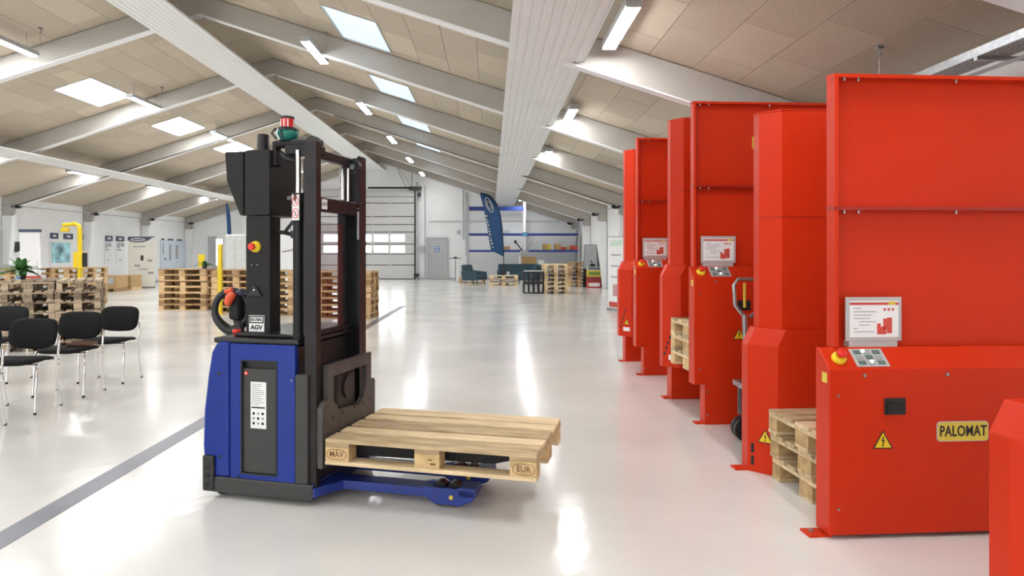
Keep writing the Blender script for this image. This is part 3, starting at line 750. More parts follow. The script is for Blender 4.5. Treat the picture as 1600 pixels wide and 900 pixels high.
e = rollup('roll_up_banner', ((221 - VX) * 27.2 / F, 27.2, 0), R(8), 1.0, 2.02, CREAM, 'cream roll-up banner with navy header standing by the seating wall',
       [(-.6, .3, .80, .82, GREYP), (-.05, .15, .54, .64, CHAR2), (.45, .8, .52, .56, GREYP), (-.5, -.1, .42, .46, GREYP), (.5, .9, .28, .32, GREYP), (-.7, -.2, .18, .25, GREYP), (-.2, .5, .36, .38, GREYP)])
hdr = [( -.5, 2.02), (.5, 2.02), (.38, 1.97), (.25, 1.88), (.05, 1.81), (-.2, 1.80), (-.42, 1.84), (-.5, 1.90)]
MB().prism(hdr, -.009, -.004, 'y').build('header_patch', NAVYP, e)
el = [(-.13 + .27 * math.cos(a * math.pi / 12), -.012, 1.91 + .06 * math.sin(a * math.pi / 12)) for a in range(24)]
MB().prism([(p[0], p[2]) for p in el], -.012, -.009, 'y').build('logo_oval', PAPER, e); B(-.33, .07, -.014, -.012, 1.885, 1.935).build('logo_band', NAVYP, e)
e = rollup('roll_up_banner', ((203 - VX) * 28.5 / F, 28.6, 0), R(40), .5, 1.9, PAPER, 'narrow white banner partly hidden left of the cream banner', [(-.5, .5, .1, .3, GREYP), (-.5, .5, .6, .7, GREYP)])

# pallet boxes by the wall
def pbox(px0, px1, D, h, lab, m):
    x0, x1 = (px0 - VX) * D / F, (px1 - VX) * D / F
    e = empty('pallet_box', ((x0 + x1) / 2, D + .5, 0), 0, lab, 'box', 'boxes on pallets by the seating wall'); hw = (x1 - x0) / 2
    for x in (-hw, -.06, hw - .12): B(x, x + .12, -.4, .4, 0, .1).build('foot_block', WOODM, e)
    B(-hw, hw, -.4, .4, .1, .12).build('deck', WOODM, e); B(-hw + .01, hw - .01, -.39, .39, .12, h).build('body', m, e, bevel=.01)
    return e
e = pbox(150, 180, 24.6, .58, 'wooden box on a small pallet left of cream banner', mat('plywood', (.50, .33, .15), .7, scale=5)); B(.0 - .15, .22, -.40, -.39, .28, .50).build('label_sheet', LGREY, e)
pbox(183, 203, 25.7, .56, 'plywood box on a small pallet touching the cream banner', MATS['plywood'])

# flipchart screen
e = empty('flipchart', ((64 - VX) * 17 / F, 16.6, 0), R(-4), 'tall white flipchart with dark top rail', 'flipchart')
MB().prism([(-.24, .85), (.27, .85), (.24, 1.90), (-.26, 1.90)], -.01, .015, 'y').build('sheet', PAPER, e); B(-.27, .27, -.03, .03, 1.90, 1.97).build('top_rail', NAVYP, e)
for (x, y) in ((-.24, -.05), (.24, -.05), (0, .5)): MB().tube([(x * .5, 0.03, 1.88), (x * 1.2, y, 0)], .012, 6).build('leg', LGREY, e)
B(-.26, .26, -.05, .02, .78, .84).build('tray', CARD2, e)

# yellow crane and post
e = empty('jib_crane', ((121 - VX) * 17.3 / F, 17.4, 0), 0, 'yellow jib crane post with a short arm above pallet counter', 'crane')
MB().cyl((0, 0, 0), (0, 0, 2.02), .055, 12).build('post', YEL, e)
MB().tube([(0, 0, 1.95), (-.02, 0, 2.08), (-.10, 0, 2.13), (-.42, 0, 2.10)], .05, 10).build('arm', YEL, e); B(-.46, -.28, -.06, .06, 1.93, 2.03).build('hoist', YEL, e, bevel=.02)
B(-.10, .12, -.12, .1, 1.03, 1.42).build('control_box', YEL, e, bevel=.01); B(.12, .145, -.1, .08, 1.05, 1.40).build('cover', BROWNST, e)
MB().lathe([(.16, 0), (.16, .02)], (0, 0, 0), 16).build('base_plate', YEL, e)
e = empty('yellow_post', ((348 - VX) * 15.9 / F, 15.75, 0), 0, 'plain yellow post in front of the long pallet counter', 'post')
B(-.045, .045, -.045, .045, 0, 1.6).build('tube', YEL, e, bevel=.008); B(-.1, .1, -.1, .1, 0, .012).build('base_plate', YEL, e)
e = empty('yellow_sign', ((315 - VX) * 22 / F, 22, 0), 0, 'small yellow sign on a stand behind the pot plant', 'sign'); B(-.10, .10, -.02, .02, .95, 1.35).build('sign_plate', YEL, e); MB().cyl((0, .03, 0), (0, .03, 1.2), .015, 6).build('pole', DARK, e); MB().lathe([(.15, 0), (.15, .02)], (0, 0.03, 0), 12).build('base', DARK, e)
# white cabinet and arm
e = empty('white_cabinet', ((369 - VX) * 20 / F, 20.2, 0), 0, 'tall off-white cabinet behind the grey control tower', 'cabinet')
B(-.31, .31, -.25, .25, .05, 1.93).build('body', mat('offwhite', (.66, .67, .66), .4), e, bevel=.03); B(-.29, -.005, -.262, -.25, .1, 1.88).build('door', mat('offwhite2', (.62, .64, .63), .35), e, bevel=.005); B(.005, .29, -.262, -.25, .1, 1.88).build('door', MATS['offwhite2'], e, bevel=.005)
B(-.28, .28, -.2, .2, 0, .05).build('plinth', DARK, e)
e = empty('white_partition', ((450 - VX) * 22 / F, 22, 0), 0, 'white partition screen seen between tower and mast', 'partition screen')
B(-1.1, .9, -.03, .03, .1, 1.95).build('panel', WHITE, e, bevel=.01); B(-1.1, .9, -.04, .04, .72, .86).build('rail', LGREY, e)
for x in (-1.0, .8): B(x - .03, x + .03, -.25, .25, 0, .1).build('foot', LGREY, e)
e = empty('robot_arm', ((452 - VX) * 15.8 / F, 16.0, 1.011), 0, 'small white jointed arm on the pallet counter', 'robot arm')
MB().cyl((.12, 0, 0), (.12, 0, .04), .06, 12).build('base', STEEL, e)
MB().tube([(.12, 0, .04), (.10, 0, .17)], .03, 10).build('lower_arm', PAPER, e); MB().tube([(.10, 0, .17), (.02, 0, .46)], .026, 10).build('upper_arm', PAPER, e)
MB().tube([(.02, 0, .46), (-.22, 0, .42)], .02, 10).build('forearm', STEEL, e); MB().lathe([(.035, -.03), (.035, .03)], (.02, 0, .46), 12).build('joint', LGREY, e)

# ------------------------------------------------------------------ plants and bottle
def plant(loc, s_, n_, lab, pot=True):
    e = empty('potted_plant', loc, 0, lab, 'plant')
    MB().lathe([(.07 * s_, 0), (.10 * s_, .16 * s_), (.09 * s_, .16 * s_)], (0, 0, 0), 16).build('pot', BLACK, e)
    for i in range(n_):
        a_ = i * 2.4 + jit(.3); L = s_ * random.uniform(.28, .46); el_ = random.uniform(.15, 1.25)
        d_ = Vector((math.cos(a_) * math.cos(el_), math.sin(a_) * math.cos(el_), math.sin(el_))); sd = Vector((-math.sin(a_), math.cos(a_), 0))
        p0 = Vector((0, 0, .14 * s_)); m = MB(); vs = []; N = 6
        for k_ in range(N + 1):
            t_ = k_ / N; c_ = p0 + d_ * L * t_ + Vector((0, 0, -.16 * s_ * t_ * t_)); w_ = .055 * s_ * math.sin(math.pi * min(1, t_ * .93 + .07)) ** .8
            vs += [c_ - sd * w_ + Vector((0, 0, .008)), c_, c_ + sd * w_ + Vector((0, 0, .008))]
        fs = []
        for k_ in range(N): b_ = k_ * 3; fs += [(b_, b_ + 1, b_ + 4, b_ + 3), (b_ + 1, b_ + 2, b_ + 5, b_ + 4)]
        m.add(vs, fs, True); o = m.build('leaf', LEAF, e); sm = o.modifiers.new('thick', 'SOLIDIFY'); sm.thickness = .003
    return e
plant(wp(33, 436, 10.35)[:2] + (1.012,), .80, 34, 'leafy green plant in a black pot on grey pallet counter')
plant(wp(320, 418, 17.1)[:2] + (1.011,), .62, 14, 'small pot plant on the long brown pallet counter')
e = empty('spray_bottle', wp(30, 436, 10.2)[:1] + (10.18, 1.012), 0, 'small white and blue bottle in front of the plant', 'bottle')
MB().lathe([(.028, 0), (.030, .01), (.030, .06), (.016, .09), (.010, .12)], (0, 0, 0), 14).build('body', PAPER, e); MB().lathe([(.0305, .012), (.0305, .045)], (0, 0, 0), 14).build('label_band', mat('label_blue', (.12, .3, .6), .5), e)

# ------------------------------------------------------------------ chairs
def chair():
    r = empty('stacking_chair')
    def shell(w0, h, dz, cy, cz, tilt):
        # rounded cushion in local xz, thickness along y
        N = 28; m = MB(); ring = []
        for i in range(N):
            a_ = 2 * math.pi * i / N; c_, s2 = math.cos(a_), math.sin(a_)
            x = w0 / 2 * math.copysign(abs(c_) ** .45, c_); z = h / 2 * math.copysign(abs(s2) ** .55, s2)
            if z < 0: z *= 1 + .0
            ring.append((x, z))
        return ring
    ring = shell(.44, .27, 0, 0, 0, 0)
    N = len(ring)
    def cushion(name, fn):
        m = MB(); L = [(.80, -.026), (.97, -.018), (1.0, 0), (.97, .018), (.80, .026)]
        vs = []
        for (s2, t_) in L:
            for (x, z) in ring: vs.append(fn(x * s2, z * s2, t_))
        fs = []
        for i in range(len(L) - 1):
            for j in range(N): fs.append((i * N + j, i * N + (j + 1) % N, (i + 1) * N + (j + 1) % N, (i + 1) * N + j))
        c0 = len(vs); vs.append(fn(0, 0, -.030)); vs.append(fn(0, 0, .030))
        for j in range(N): fs.append((c0, (j + 1) % N, j)); fs.append((c0 + 1, 4 * N + j, 4 * N + (j + 1) % N))
        m.add(vs, fs, True); return m.build(name, FABRIC, r)
    ti = math.sin(R(12)); tc_ = math.cos(R(12))
    # chair faces -Y: feet front at y -.0; backrest at y +.43
    cushion('backrest', lambda x, z, t_: (x, .40 + (z) * ti + t_ + .10 * (-(x / .22) ** 2) * .35, .675 + z * tc_ + (-.018 * (1 - (abs(x) / .22) ** 2) if z < -.05 else 0)))
    cushion('seat', lambda x, z, t_: (x * 1.07, .17 + z * 1.58, .455 + t_ * .9 + (.012 if z < 0 else 0) - .02 * (abs(z) / .13) ** 3))
    for s_ in (-1, 1):
        x = s_ * .245
        MB().tube([(x, -.0, 0), (x, .015, .20), (x, .03, .40), (x * .99, .05, .435), (x * .97, .12, .445), (x * .97, .30, .435), (x * .97, .36, .425), (x * .99, .355, .38)], .0115, 10).build('front_leg', CHROME, r)
        MB().tube([(x * .99, .30, .44), (x, .31, .36), (x, .34, .18), (x, .38, 0)], .011, 10).build('rear_leg', CHROME, r)
        MB().tube([(x * .97, .30, .44), (x * .97, .345, .455), (x * .95, .365, .52), (x * .88, .395, .62)], .010, 8).build('back_upright', CHROME, r)
        for (yy) in (0, .38): MB().lathe([(.0135, 0), (.0125, .022)], (x, yy, 0), 10).build('foot_cap', BLACK, r)
    MB().tube([(-.24, .06, .425), (.24, .06, .425)], .009, 8).build('crossbar', CHROME, r); MB().tube([(-.24, .32, .42), (.24, .32, .42)], .009, 8).build('crossbar', CHROME, r)
    return r
proto = chair(); first = True
for (x, y, lab) in ((-4.22, 5.28, 'black fabric chair closest to the camera, cut by the picture edge'), (-4.22, 6.02, 'black chrome-legged chair second in the row beside the truck'),
                    (-4.22, 6.74, 'black chair with a brown leather case on its seat'), (-4.21, 7.45, 'black chair at the far end of the row'), (-5.46, 7.45, 'black chair alone in the second row before pallet counter')):
    o = proto if first else copy_tree(proto); first = False
    o.location = (x, y, 0); o.rotation_euler = (0, 0, jit(.04)); tag(o, lab, 'chair', 'black chairs facing the camera')
e = empty('leather_case', (-4.08, 6.92, .485), R(10), 'brown leather case lying on a black chair seat', 'bag'); MB().box(-.13, .11, -.09, .09, 0, .035).build('body', LEATHER, e, bevel=.012); MB().tube([(-.03, -.09, .02), (-.02, -.12, .02), (.03, -.12, .02), (.04, -.09, .02)], .006, 6).build('handle', LEATHER, e)

# ------------------------------------------------------------------ red pallet magazines
MX = 1.67; RZ = R(4)
def tri_sign(parent, x, y, z, s_, rz=0):
    M = Matrix.Translation((x, y, z)) @ Matrix.Rotation(rz, 4, 'Z')
    h = s_ * .87
    a_ = MB().prism([(-s_ / 2, 0), (s_ / 2, 0), (0, h)], -.0015, 0, 'y', M).build('warning_triangle', INK, parent)
    b_ = .09 * s_
    MB().prism([(-s_ / 2 + b_ * 1.1, b_ * .6), (s_ / 2 - b_ * 1.1, b_ * .6), (0, h - b_ * 1.25)], -.0025, -.0015, 'y', M).build('yellow_field', YEL, a_)
    q = s_
    MB().prism([(.02 * q, .62 * q), (-.10 * q, .36 * q), (-.01 * q, .38 * q), (-.04 * q, .16 * q), (-.08 * q, .19 * q), (-.02 * q, .07 * q), (.03 * q, .20 * q), (0 * q, .19 * q), (.09 * q, .43 * q), (.0 * q, .42 * q), (.05 * q, .6 * q)], -.0032, -.0025, 'y', M).build('bolt_symbol', INK, a_)
    return a_
def near_unit(root, W, zb, zf, zt, z_top, z_mid, plate=False, x_up=.08, handle=None, signx=None):
    """housing facing the camera, frame above. zb: underside, zf: front fold, zt: rear top of the slope"""
    M = Matrix.Identity(4)
    prof = [(0, zb), (0, zf), (.10, zt), (.125, zt), (.125, zb)]
    h = MB().prism(prof, 0, W, 'x').build('lower_housing', RED, root, bevel=.004)
    if zb > .1:
        b = B(.09, W, .0, .11, 0, zb).build('base', RED, root, bevel=.003)
        for z in (.08, zb - .06): MB().cyl((.11, -.004, z), (.11, 0.001, z), .008, 8).build('bolt', STEEL, b)
        B(.02, .10, .02, .09, 0, .012).build('foot_plate', RED, root)
    else:
        B(-.085, .03, .03, .125, 0, .012).build('foot_plate', RED, root, bevel=.002); MB().cyl((-.05, .08, .012), (-.05, .08, .022), .012, 8).build('anchor_bolt', STEEL, root)
    # cover seam at the bottom
    f = empty('upper_frame'); bpy.data.objects.remove(f)
    y0, y1 = .09, .165
    fr = B(x_up + .012, W, y1 - .004, y1, zt - .01, z_top).build('back_sheet', RED, root)
    B(x_up, x_up + .022, y0, y1, zt, z_top).build('side_flange', RED, root, bevel=.002)
    B(x_up + .022, x_up + .045, y1 - .035, y1 - .004, zt, z_top - .01).build('shaded_inner_corner', REDD, root)  # darker red paints the shade in the frame's inside corner
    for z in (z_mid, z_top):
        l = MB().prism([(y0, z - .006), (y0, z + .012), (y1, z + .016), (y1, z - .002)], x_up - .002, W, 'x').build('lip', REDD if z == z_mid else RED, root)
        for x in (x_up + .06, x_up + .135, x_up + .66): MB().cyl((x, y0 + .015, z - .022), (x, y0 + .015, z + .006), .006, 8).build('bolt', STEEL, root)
    if zb < .1: B(x_up - .004, x_up + .02, y0 - .001, y0 + .03, z_mid - .004, z_mid + .004).build('joint', REDD, root)
    # controls on the slope
    sl_ = math.atan2(.10, zt - zf)      # slope from vertical
    def on_slope(x, t_, off=0):
        return Matrix.Translation((x, .10 * t_, zf + (zt - zf) * t_)) @ Matrix.Rotation(-sl_, 4, 'X') @ Matrix.Translation((0, -off, 0))
    sc = 1.0
    Ms = on_slope(.075, .48)
    es = MB().lathe([(.036, 0), (.034, .016), (.026, .022)], (0, 0, 0), 20, Ms @ Matrix.Rotation(R(90), 4, 'X')).build('stop_collar', YEL, root)
    MB().lathe([(.012, .02), (.012, .034), (.024, .038), (.024, .050), (.018, .056)], (0, 0, 0), 18, Ms @ Matrix.Rotation(R(90), 4, 'X')).build('stop_button', REDB, es)
    kp = MB().box(-.085, .085, -.005, 0, -.055, .055, on_slope(.235, .5)).build('keypad', ACRY, root)
    for i in range(3):
        for j in range(3):
            MB().box(-.07 + i * .05, -.07 + i * .05 + .038, -.008, -.005, -.045 + j * .033, -.045 + j * .033 + .024, on_slope(.235, .5)).build('key', KEYM if (i + j) % 2 else KEYC, kp)
    MB().lathe([(.008, 0), (.006, .006)], (0, 0, 0), 10, on_slope(.215, .78, .008) @ Matrix.Rotation(R(90), 4, 'X')).build('indicator', LED, kp); MB().lathe([(.008, 0), (.006, .006)], (0, 0, 0), 10, on_slope(.235, .30, .008) @ Matrix.Rotation(R(90), 4, 'X')).build('indicator', LED, kp)
    # placard
    px0, pz0 = x_up + .07, zt + .03
    fp = B(px0, px0 + .30, y1 - .055, y1 - .045, pz0, pz0 + .225).build('placard_frame', ACRY, root, bevel=.003)
    B(px0 + .02, px0 + .28, y1 - .058, y1 - .055, pz0 + .02, pz0 + .205).build('paper', PAPER, fp)
    B(px0 + .02, px0 + .28, y1 - .0595, y1 - .058, pz0 + .185, pz0 + .198).build('red_band', CARD2, fp); B(px0 + .225, px0 + .262, y1 - .061, y1 - .0595, pz0 + .186, pz0 + .202).build('band_logo', YELPLATE, fp)
    for i, (a_, b_) in enumerate(((.04, .08), (.04, .16), (.04, .14), (.04, .13), (.07, .16), (.07, .13), (.04, .06), (.04, .15))):
        z = pz0 + .165 - i * .017; B(px0 + a_, px0 + b_, y1 - .0590, y1 - .058, z, z + .0045).build('print_line', GREYP, fp)
    for i in range(3): B(px0 + .2 + i * .022, px0 + .212 + i * .022, y1 - .0590, y1 - .058, pz0 + .155, pz0 + .168).build('print_icon', CARD2, fp)
    for (a_, b_, c_, d_) in ((.165, .185, .035, .09), (.185, .215, .035, .075), (.198, .218, .06, .115), (.218, .245, .04, .12)): B(px0 + a_, px0 + b_, y1 - .0592, y1 - .058, pz0 + c_, pz0 + d_).build('picture_patch', CARD2, fp)
    B(px0 + .02, px0 + .28, y1 - .05, y1 - .0, pz0 - .03, pz0 + .0).build('placard_holder', ACRY, fp)
    # bolts along the fold and edge
    for x in (.18, .61, 1.1): MB().cyl((x, -.006, zf - .03), (x, .001, zf - .03), .009, 8).build('bolt', STEEL, h)
    for z in (zf - .13, zb + .13): MB().cyl((.045, -.006, z), (.045, .001, z), .007, 8).build('bolt', STEEL, h)
    B(-.0015, 0, .02, .065, zf - .09 + .02, zf - .02).build('yellow_sticker', YELPLATE, h)
    if handle:
        hx, hz = handle
        hh = B(hx - .055, hx + .055, -.010, 0, hz - .042, hz + .042).build('grip_recess', BLACK, root, bevel=.006)
        B(hx - .042, hx + .042, -.013, -.010, hz - .03, hz + .022).build('recess_hollow', INK, hh); B(hx - .045, hx + .045, -.018, -.010, hz - .036, hz - .012).build('grip_lip', BLACK, hh, bevel=.004)
    if signx: tri_sign(root, signx[0], 0, signx[1], .105)
    if plate:
        x0_, x1_, z0_, z1_ = plate; cx_, cz_ = (x0_ + x1_) / 2, (z0_ + z1_) / 2
        def rr(hw, hh_, r_):
            pts = []
            for (sx, sz, a0) in ((1, 1, 0), (-1, 1, 90), (-1, -1, 180), (1, -1, 270)):
                for q in range(5):
                    a_ = R(a0 + q * 22.5); pts.append((cx_ + sx * (hw - r_) + r_ * math.cos(a_), cz_ + sz * (hh_ - r_) + r_ * math.sin(a_)))
            return pts
        pb = MB().prism(rr((x1_ - x0_) / 2, (z1_ - z0_) / 2, .018), -.004, 0, 'y').build('name_plate', LGREY, root)
        MB().prism(rr((x1_ - x0_) / 2 - .004, (z1_ - z0_) / 2 - .004, .015), -.006, -.004, 'y').build('plate_face', YELPLATE, pb)
        text('PALOMAT', .074, INK, pb, (cx_, -.0065, cz_), FRONT, sx=.72, bold=.0016, sp=1.04)
def far_unit(root, ox, oy, W, zb, zt, z_top, seams, slots='diag', column=True, cham=(.13, .15), cap=False):
    """chamfered guide unit; origin (ox,oy) = aisle-side edge where the chamfer starts"""
    T = Matrix.Translation((ox, oy, 0)); cw, cdp = cham
    P = lambda i: [(i, .0), (cw + i, -cdp), (W, -cdp), (W, .085), (i, .085)]
    lo = MB().prism(P(0), zb, zt - .11, 'z', T); lo.prism(P(0), zt - .11, zt, 'z', T, top=P(.055)); lo = lo.build('guide_base', RED, root, bevel=.002)
    if zb > .1:
        B(ox + .07, ox + W, oy - .06, oy + .07, 0, zb).build('base', RED, root, bevel=.003)
        B(ox, ox + .08, oy - .04, oy + .05, 0, .012).build('foot_plate', RED, root)
    else:
        B(ox - .08, ox + .02, oy - .0, oy + .085, 0, .012).build('foot_plate', RED, root, bevel=.002)
    if column:
        q = .078
        c = MB().prism([(q, .0), (.165, -.13), (W, -.13), (W, .08), (q, .08)], zt, z_top, 'z', T).build('guide_column', RED, root, bevel=.003)
        for z in seams:
            MB().prism([(q - .001, -.0005), (.165 - .0005, -.1312), (W, -.1312), (W, .0805), (q - .001, .0805)], z, z + .006, 'z', T).build('seam', REDD, root)
        MB().prism([(q - .003, .0), (.165, -.133), (W, -.133), (W, .083), (q - .003, .083)], z_top, z_top + .008, 'z', T).build('column_lid', RED, root)
    ang = math.atan2(-cdp, cw)
    def oncham(u, z): return (ox + cw * u, oy - cdp * u, z)
    if slots == 'diag':
        for i in range(5):
            p = oncham(.12 + i * .10, 0); M = Matrix.Translation((p[0], p[1], zb + .13 + i * .052)) @ Matrix.Rotation(ang, 4, 'Z')
            MB().box(-.009, .009, -.0015, .004, -.017, .017, M).build('slot', INK, lo)
        p = oncham(.62, 0); tri_sign(lo, p[0] - .001, p[1] - .001, zb + .155, .085, ang)
        p = oncham(.60, 0); MB().box(-.05, .05, -.002, 0, 0, .05, Matrix.Translation((p[0], p[1], zb + .07)) @ Matrix.Rotation(ang, 4, 'Z')).build('white_label', PAPER, lo)
    elif slots == 'vert':
        for z in (.045, .125):
            p = oncham(.17, 0); MB().box(-.010, .010, -.0015, .004, z, z + .06, Matrix.Translation((p[0], p[1], 0)) @ Matrix.Rotation(ang, 4, 'Z')).build('slot', INK, lo)
        p = oncham(.60, 0); tri_sign(lo, p[0] - .001, p[1] - .001, .20, .10, ang)
    if cap: B(ox + .075, ox + .3, oy - cdp * .55, oy - cdp * .3, zt + .001, zt + .05).build('black_handle', BLACK, root, bevel=.01)
def off(Dw): # world offset along y, in the local frame of the turned machine
    return (math.sin(RZ) * Dw, math.cos(RZ) * Dw)
W_ = 1.42
m1 = empty('pallet_magazine', (MX, 3.41, 0), RZ, 'red pallet magazine nearest the camera with yellow name plate', 'machine', 'red pallet magazines')
near_unit(m1, W_, .02, .84, .935, 2.315, 1.64, plate=(.555, .825, .475, .575), handle=(.335, .655), signx=(.275, .445))
o_ = off(1.09); far_unit(m1, o_[0], o_[1], W_, 0.0, .93, 2.32, (1.64,), 'vert')
m2 = empty('pallet_magazine', (MX, 5.68, 0), RZ, 'tall red pallet magazine holding pale pallets, middle of the row', 'machine', 'red pallet magazines')
near_unit(m2, W_, .33, 1.21, 1.30, 2.67, 1.97, handle=(.42, .98), signx=(.38, .70), x_up=.03)
o_ = off(1.05); far_unit(m2, o_[0], o_[1], W_, .31, 1.30, 2.70, (2.0,), 'diag')
m3 = empty('pallet_magazine', (MX, 7.95, 0), RZ, 'farthest tall red pallet magazine, at the end of the row', 'machine', 'red pallet magazines')
near_unit(m3, W_, .33, 1.24, 1.33, 2.74, 2.02, x_up=.04)
o_ = off(1.07); far_unit(m3, o_[0], o_[1], W_, .33, 1.30, 2.74, (), 'diag')
m0 = empty('pallet_magazine', (MX, 2.225, 0), RZ, 'low red guide unit cut by the lower right picture edge', 'machine', 'red pallet magazines')
far_unit(m0, 0, 0, .9, 0, .93, 1, (), 'none', column=False, cap=True)
# yellow plate inside machine 2
B(.565, .60, .155, .163, 2.30, 2.40).build('yellow_tab', YELPLATE, m2)
# fork arms carrying the pallets of the raised machines
for mm in (m2,):
    B(.25, .33, .11, 1.0, .325, .365).build('lifting_arm', REDD, mm); B(1.0, 1.08, .11, 1.0, .325, .365).build('lifting_arm', REDD, mm)
def local(m_, x, y, z=0):
    c, s_ = math.cos(RZ), math.sin(RZ); return (m_.location.x + c * x - s_ * y, m_.location.y + s_ * x + c * y, z)
for i in range(3):
    p = local(m1, .145 + .6 + (0 if i == 2 else .012 * (2 - i)), .135 + .4 + .004, i * .1442)
    new_pallet('full', 'new', p, RZ + (0, .012, -.006)[i], '%s pale pallet inside the nearest red machine' % ('lowest', 'middle', 'topmost')[i], 'pallets in the nearest machine')
for i in range(3):
    p = local(m2, .115 + .6, .13 + .395, .366 + i * .1442)
    new_pallet('full', 'new', p, RZ, '%s pale pallet inside the middle red machine' % ('lowest', 'second', 'topmost')[i], 'pallets in the middle machine')

# ------------------------------------------------------------------ hand pallet truck between the machines
e = empty('hand_pallet_truck', (1.935, 5.22, 0), R(0), 'grey hand pallet truck parked between two red machines', 'pallet truck')
hl = MB().tube([(.0, 0, .32), (-.02, 0, .95)], .019, 10).build('tiller_shaft', STEEL, e)
MB().tube([(-.02, 0, .93), (-.09, 0, 1.02), (-.10, 0, 1.17), (-.07, 0, 1.215), (.12, 0, 1.215), (.16, 0, 1.17), (.15, 0, 1.02), (.02, 0, .93)], .014, 10).build('grip_loop', STEEL, e)
B(-.028, -.010, -.012, .012, 1.0, 1.19).build('lever', YELPLATE, e, bevel=.006)
MB().cyl((0, 0, .10), (0, 0, .40), .05, 14).build('pump', DARK, e); MB().cyl((-.05, 0, .2), (-.05, 0, .42), .022, 10).build('piston', CARR, e)
B(-.07, .05, -.12, .12, .40, .44).build('yoke', STEEL, e, bevel=.005)
for s_ in (-1, 1): MB().cyl((-.02, s_ * .03 - .02, .09), (-.02, s_ * .03 + .02, .09), .09, 18).build('steer_wheel', BLACK, e)
B(.05, .13, -.26, .26, .10, .42).build('fork_head', STEEL, e, bevel=.01)
for s_ in (-1, 1):
    B(.10, 1.25, s_ * .19 - .075, s_ * .19 + .075, .07, .10).build('fork', STEEL, e, bevel=.008); MB().cyl((1.1, s_ * .19 - .04, .04), (1.1, s_ * .19 + .04, .04), .04, 12).build('load_roller', BLACK, e)

# ------------------------------------------------------------------ the automatic stacker truck
TR = R(-14.5)
T = empty('stacker_truck', (-1.665, 4.02, 0), TR, 'blue and charcoal driverless stacker truck lifting a pallet', 'stacker truck')
def bx(name, m, u0, u1, v0, v1, z0, z1, bev=.004, par=None, **kw): return B(u0, u1, v0, v1, z0, z1).build(name, m, par or T, bevel=bev, **kw)
bx('bumper_skirt', CHAR2, -.005, .70, -.012, .80, .035, .125, .008)
bx('corner_bracket', BLACK, .0, .075, -.022, .05, .045, .245, .008)
for z in (.08, .13, .18): MB().cyl((.035, -.027, z), (.035, -.02, z), .010, 8).build('bolt', DARK, T)
# body
core = MB().prism([(.03, .12), (.03, .6), (.09, .88), (.575, .88), (.575, .12)], .03, .77, 'y').build('chassis', BLACK, T)
rear = MB().prism([(.0, .12), (-.012, .30), (-.006, .50), (.02, .70), (.045, .84), (.075, .895), (.11, .905), (.165, .905), (.165, .12)], -.004, .80, 'y').build('rear_cover', BLUE, T, bevel=.02, seg=4)
for (u, z) in ((.10, .72), (.105, .24)): MB().cyl((u, -.006, z), (u, -.0035, z), .010, 10).build('hole', INK, rear)
sp = MB(); U0, U1 = .172, .585
a_, b_, z0_, z1_ = .243, .470, .155, .800
sp.box(U0, a_, 0, .035, .12, .895).box(b_, U1, 0, .035, .12, .895).box(a_, b_, 0, .035, .12, z0_).box(a_, b_, 0, .035, z1_, .895)
sp = sp.build('side_cover', BLUE, T)
for (u0, u1, v0, v1) in ((U0, U1, .76, .80),): bx('side_cover', BLUE, u0, u1, v0, v1, .12, .895, .006)
MB().cyl((.225, -.002, .135), (.225, .001, .135), .008, 8).build('screw', DARK, sp); MB().cyl((.565, -.003, .70), (.565, .001, .70), .006, 8).build('screw', STEEL, sp)
bx('top_deck', BLACK, .05, .60, .01, .79, .893, .925, .012, seg=3)
bx('deck_step', DARK, .16, .60, .05, .75, .925, .95, .012)
fr = MB()
for (u0, u1, z0, z1) in ((a_ - .004, a_ + .006, z0_, z1_), (b_ - .006, b_ + .004, z0_, z1_), (a_, b_, z0_ - .004, z0_ + .004), (a_, b_, z1_ - .004, z1_ + .004)): fr.box(u0, u1, -.003, .03, z0, z1)
fr.build('recess_edge', INK, T)
bat = bx('battery_cover', CHAR2, a_ + .004, b_ - .008, .008, .030, z0_ + .004, z1_ - .045, .004)
MB().cyl((a_ + .028, .004, .728), (a_ + .028, .008, .728), .012, 14).build('red_dot', REDB, bat); MB().cyl((a_ + .028, .002, .728), (a_ + .028, .004, .728), .005, 10).build('white_dot', PAPER, bat)
lb = bx('instruction_label', PAPER, .300, .400, .0055, .008, .415, .680, 0, par=bat)
for i in range(11): B(.306, .306 + .088 * random.uniform(.5, 1), .0048, .0055, .665 - i * .0115, .669 - i * .0115).build('print_line', GREYP, lb)
B(.306, .392, .0048, .0055, .530, .538).build('print_line', DARK, lb)
for i in range(3):
    for j in range(3): MB().cyl((.320 + i * .029, .0048, .500 - j * .028), (.320 + i * .029, .0056, .500 - j * .028), .0085, 8).build('pictogram', GREYP if (i + j) % 2 else DARK, lb)
# mast support block next to body
bx('mast_foot', CHAR2, .590, .668, -.008, .09, .125, .735, .006)
# mast: outer and inner channels
def channel(v_out, sgn, u0, u1, zt_, name, m, th=.016, d=.075):
    p = [(u0, v_out), (u1, v_out), (u1, v_out + sgn * d), (u1 - th, v_out + sgn * d), (u1 - th, v_out + sgn * th), (u0 + th, v_out + sgn * th), (u0 + th, v_out + sgn * d), (u0, v_out + sgn * d)]
    return MB().prism(p, .06, zt_, 'z').build(name, m, T, bevel=.002)
channel(.01, 1, .64, .712, 2.045, 'outer_mast', BROWNST, d=.055); channel(.765, -1, .555, .665, 2.045, 'outer_mast', BROWNST, d=.10)
channel(.04, 1, .625, .69, 2.01, 'inner_mast', DARK, th=.02, d=.06); bx('inner_mast', DARK, .570, .650, .672, .745, .08, 2.02, .004)
bx('mast_crossbar', DARK, .60, .65, .03, .75, 1.965, 2.02, .006); cb = bx('mast_crossbar', DARK, .63, .67, .05, .70, 1.655, 1.74, .006)
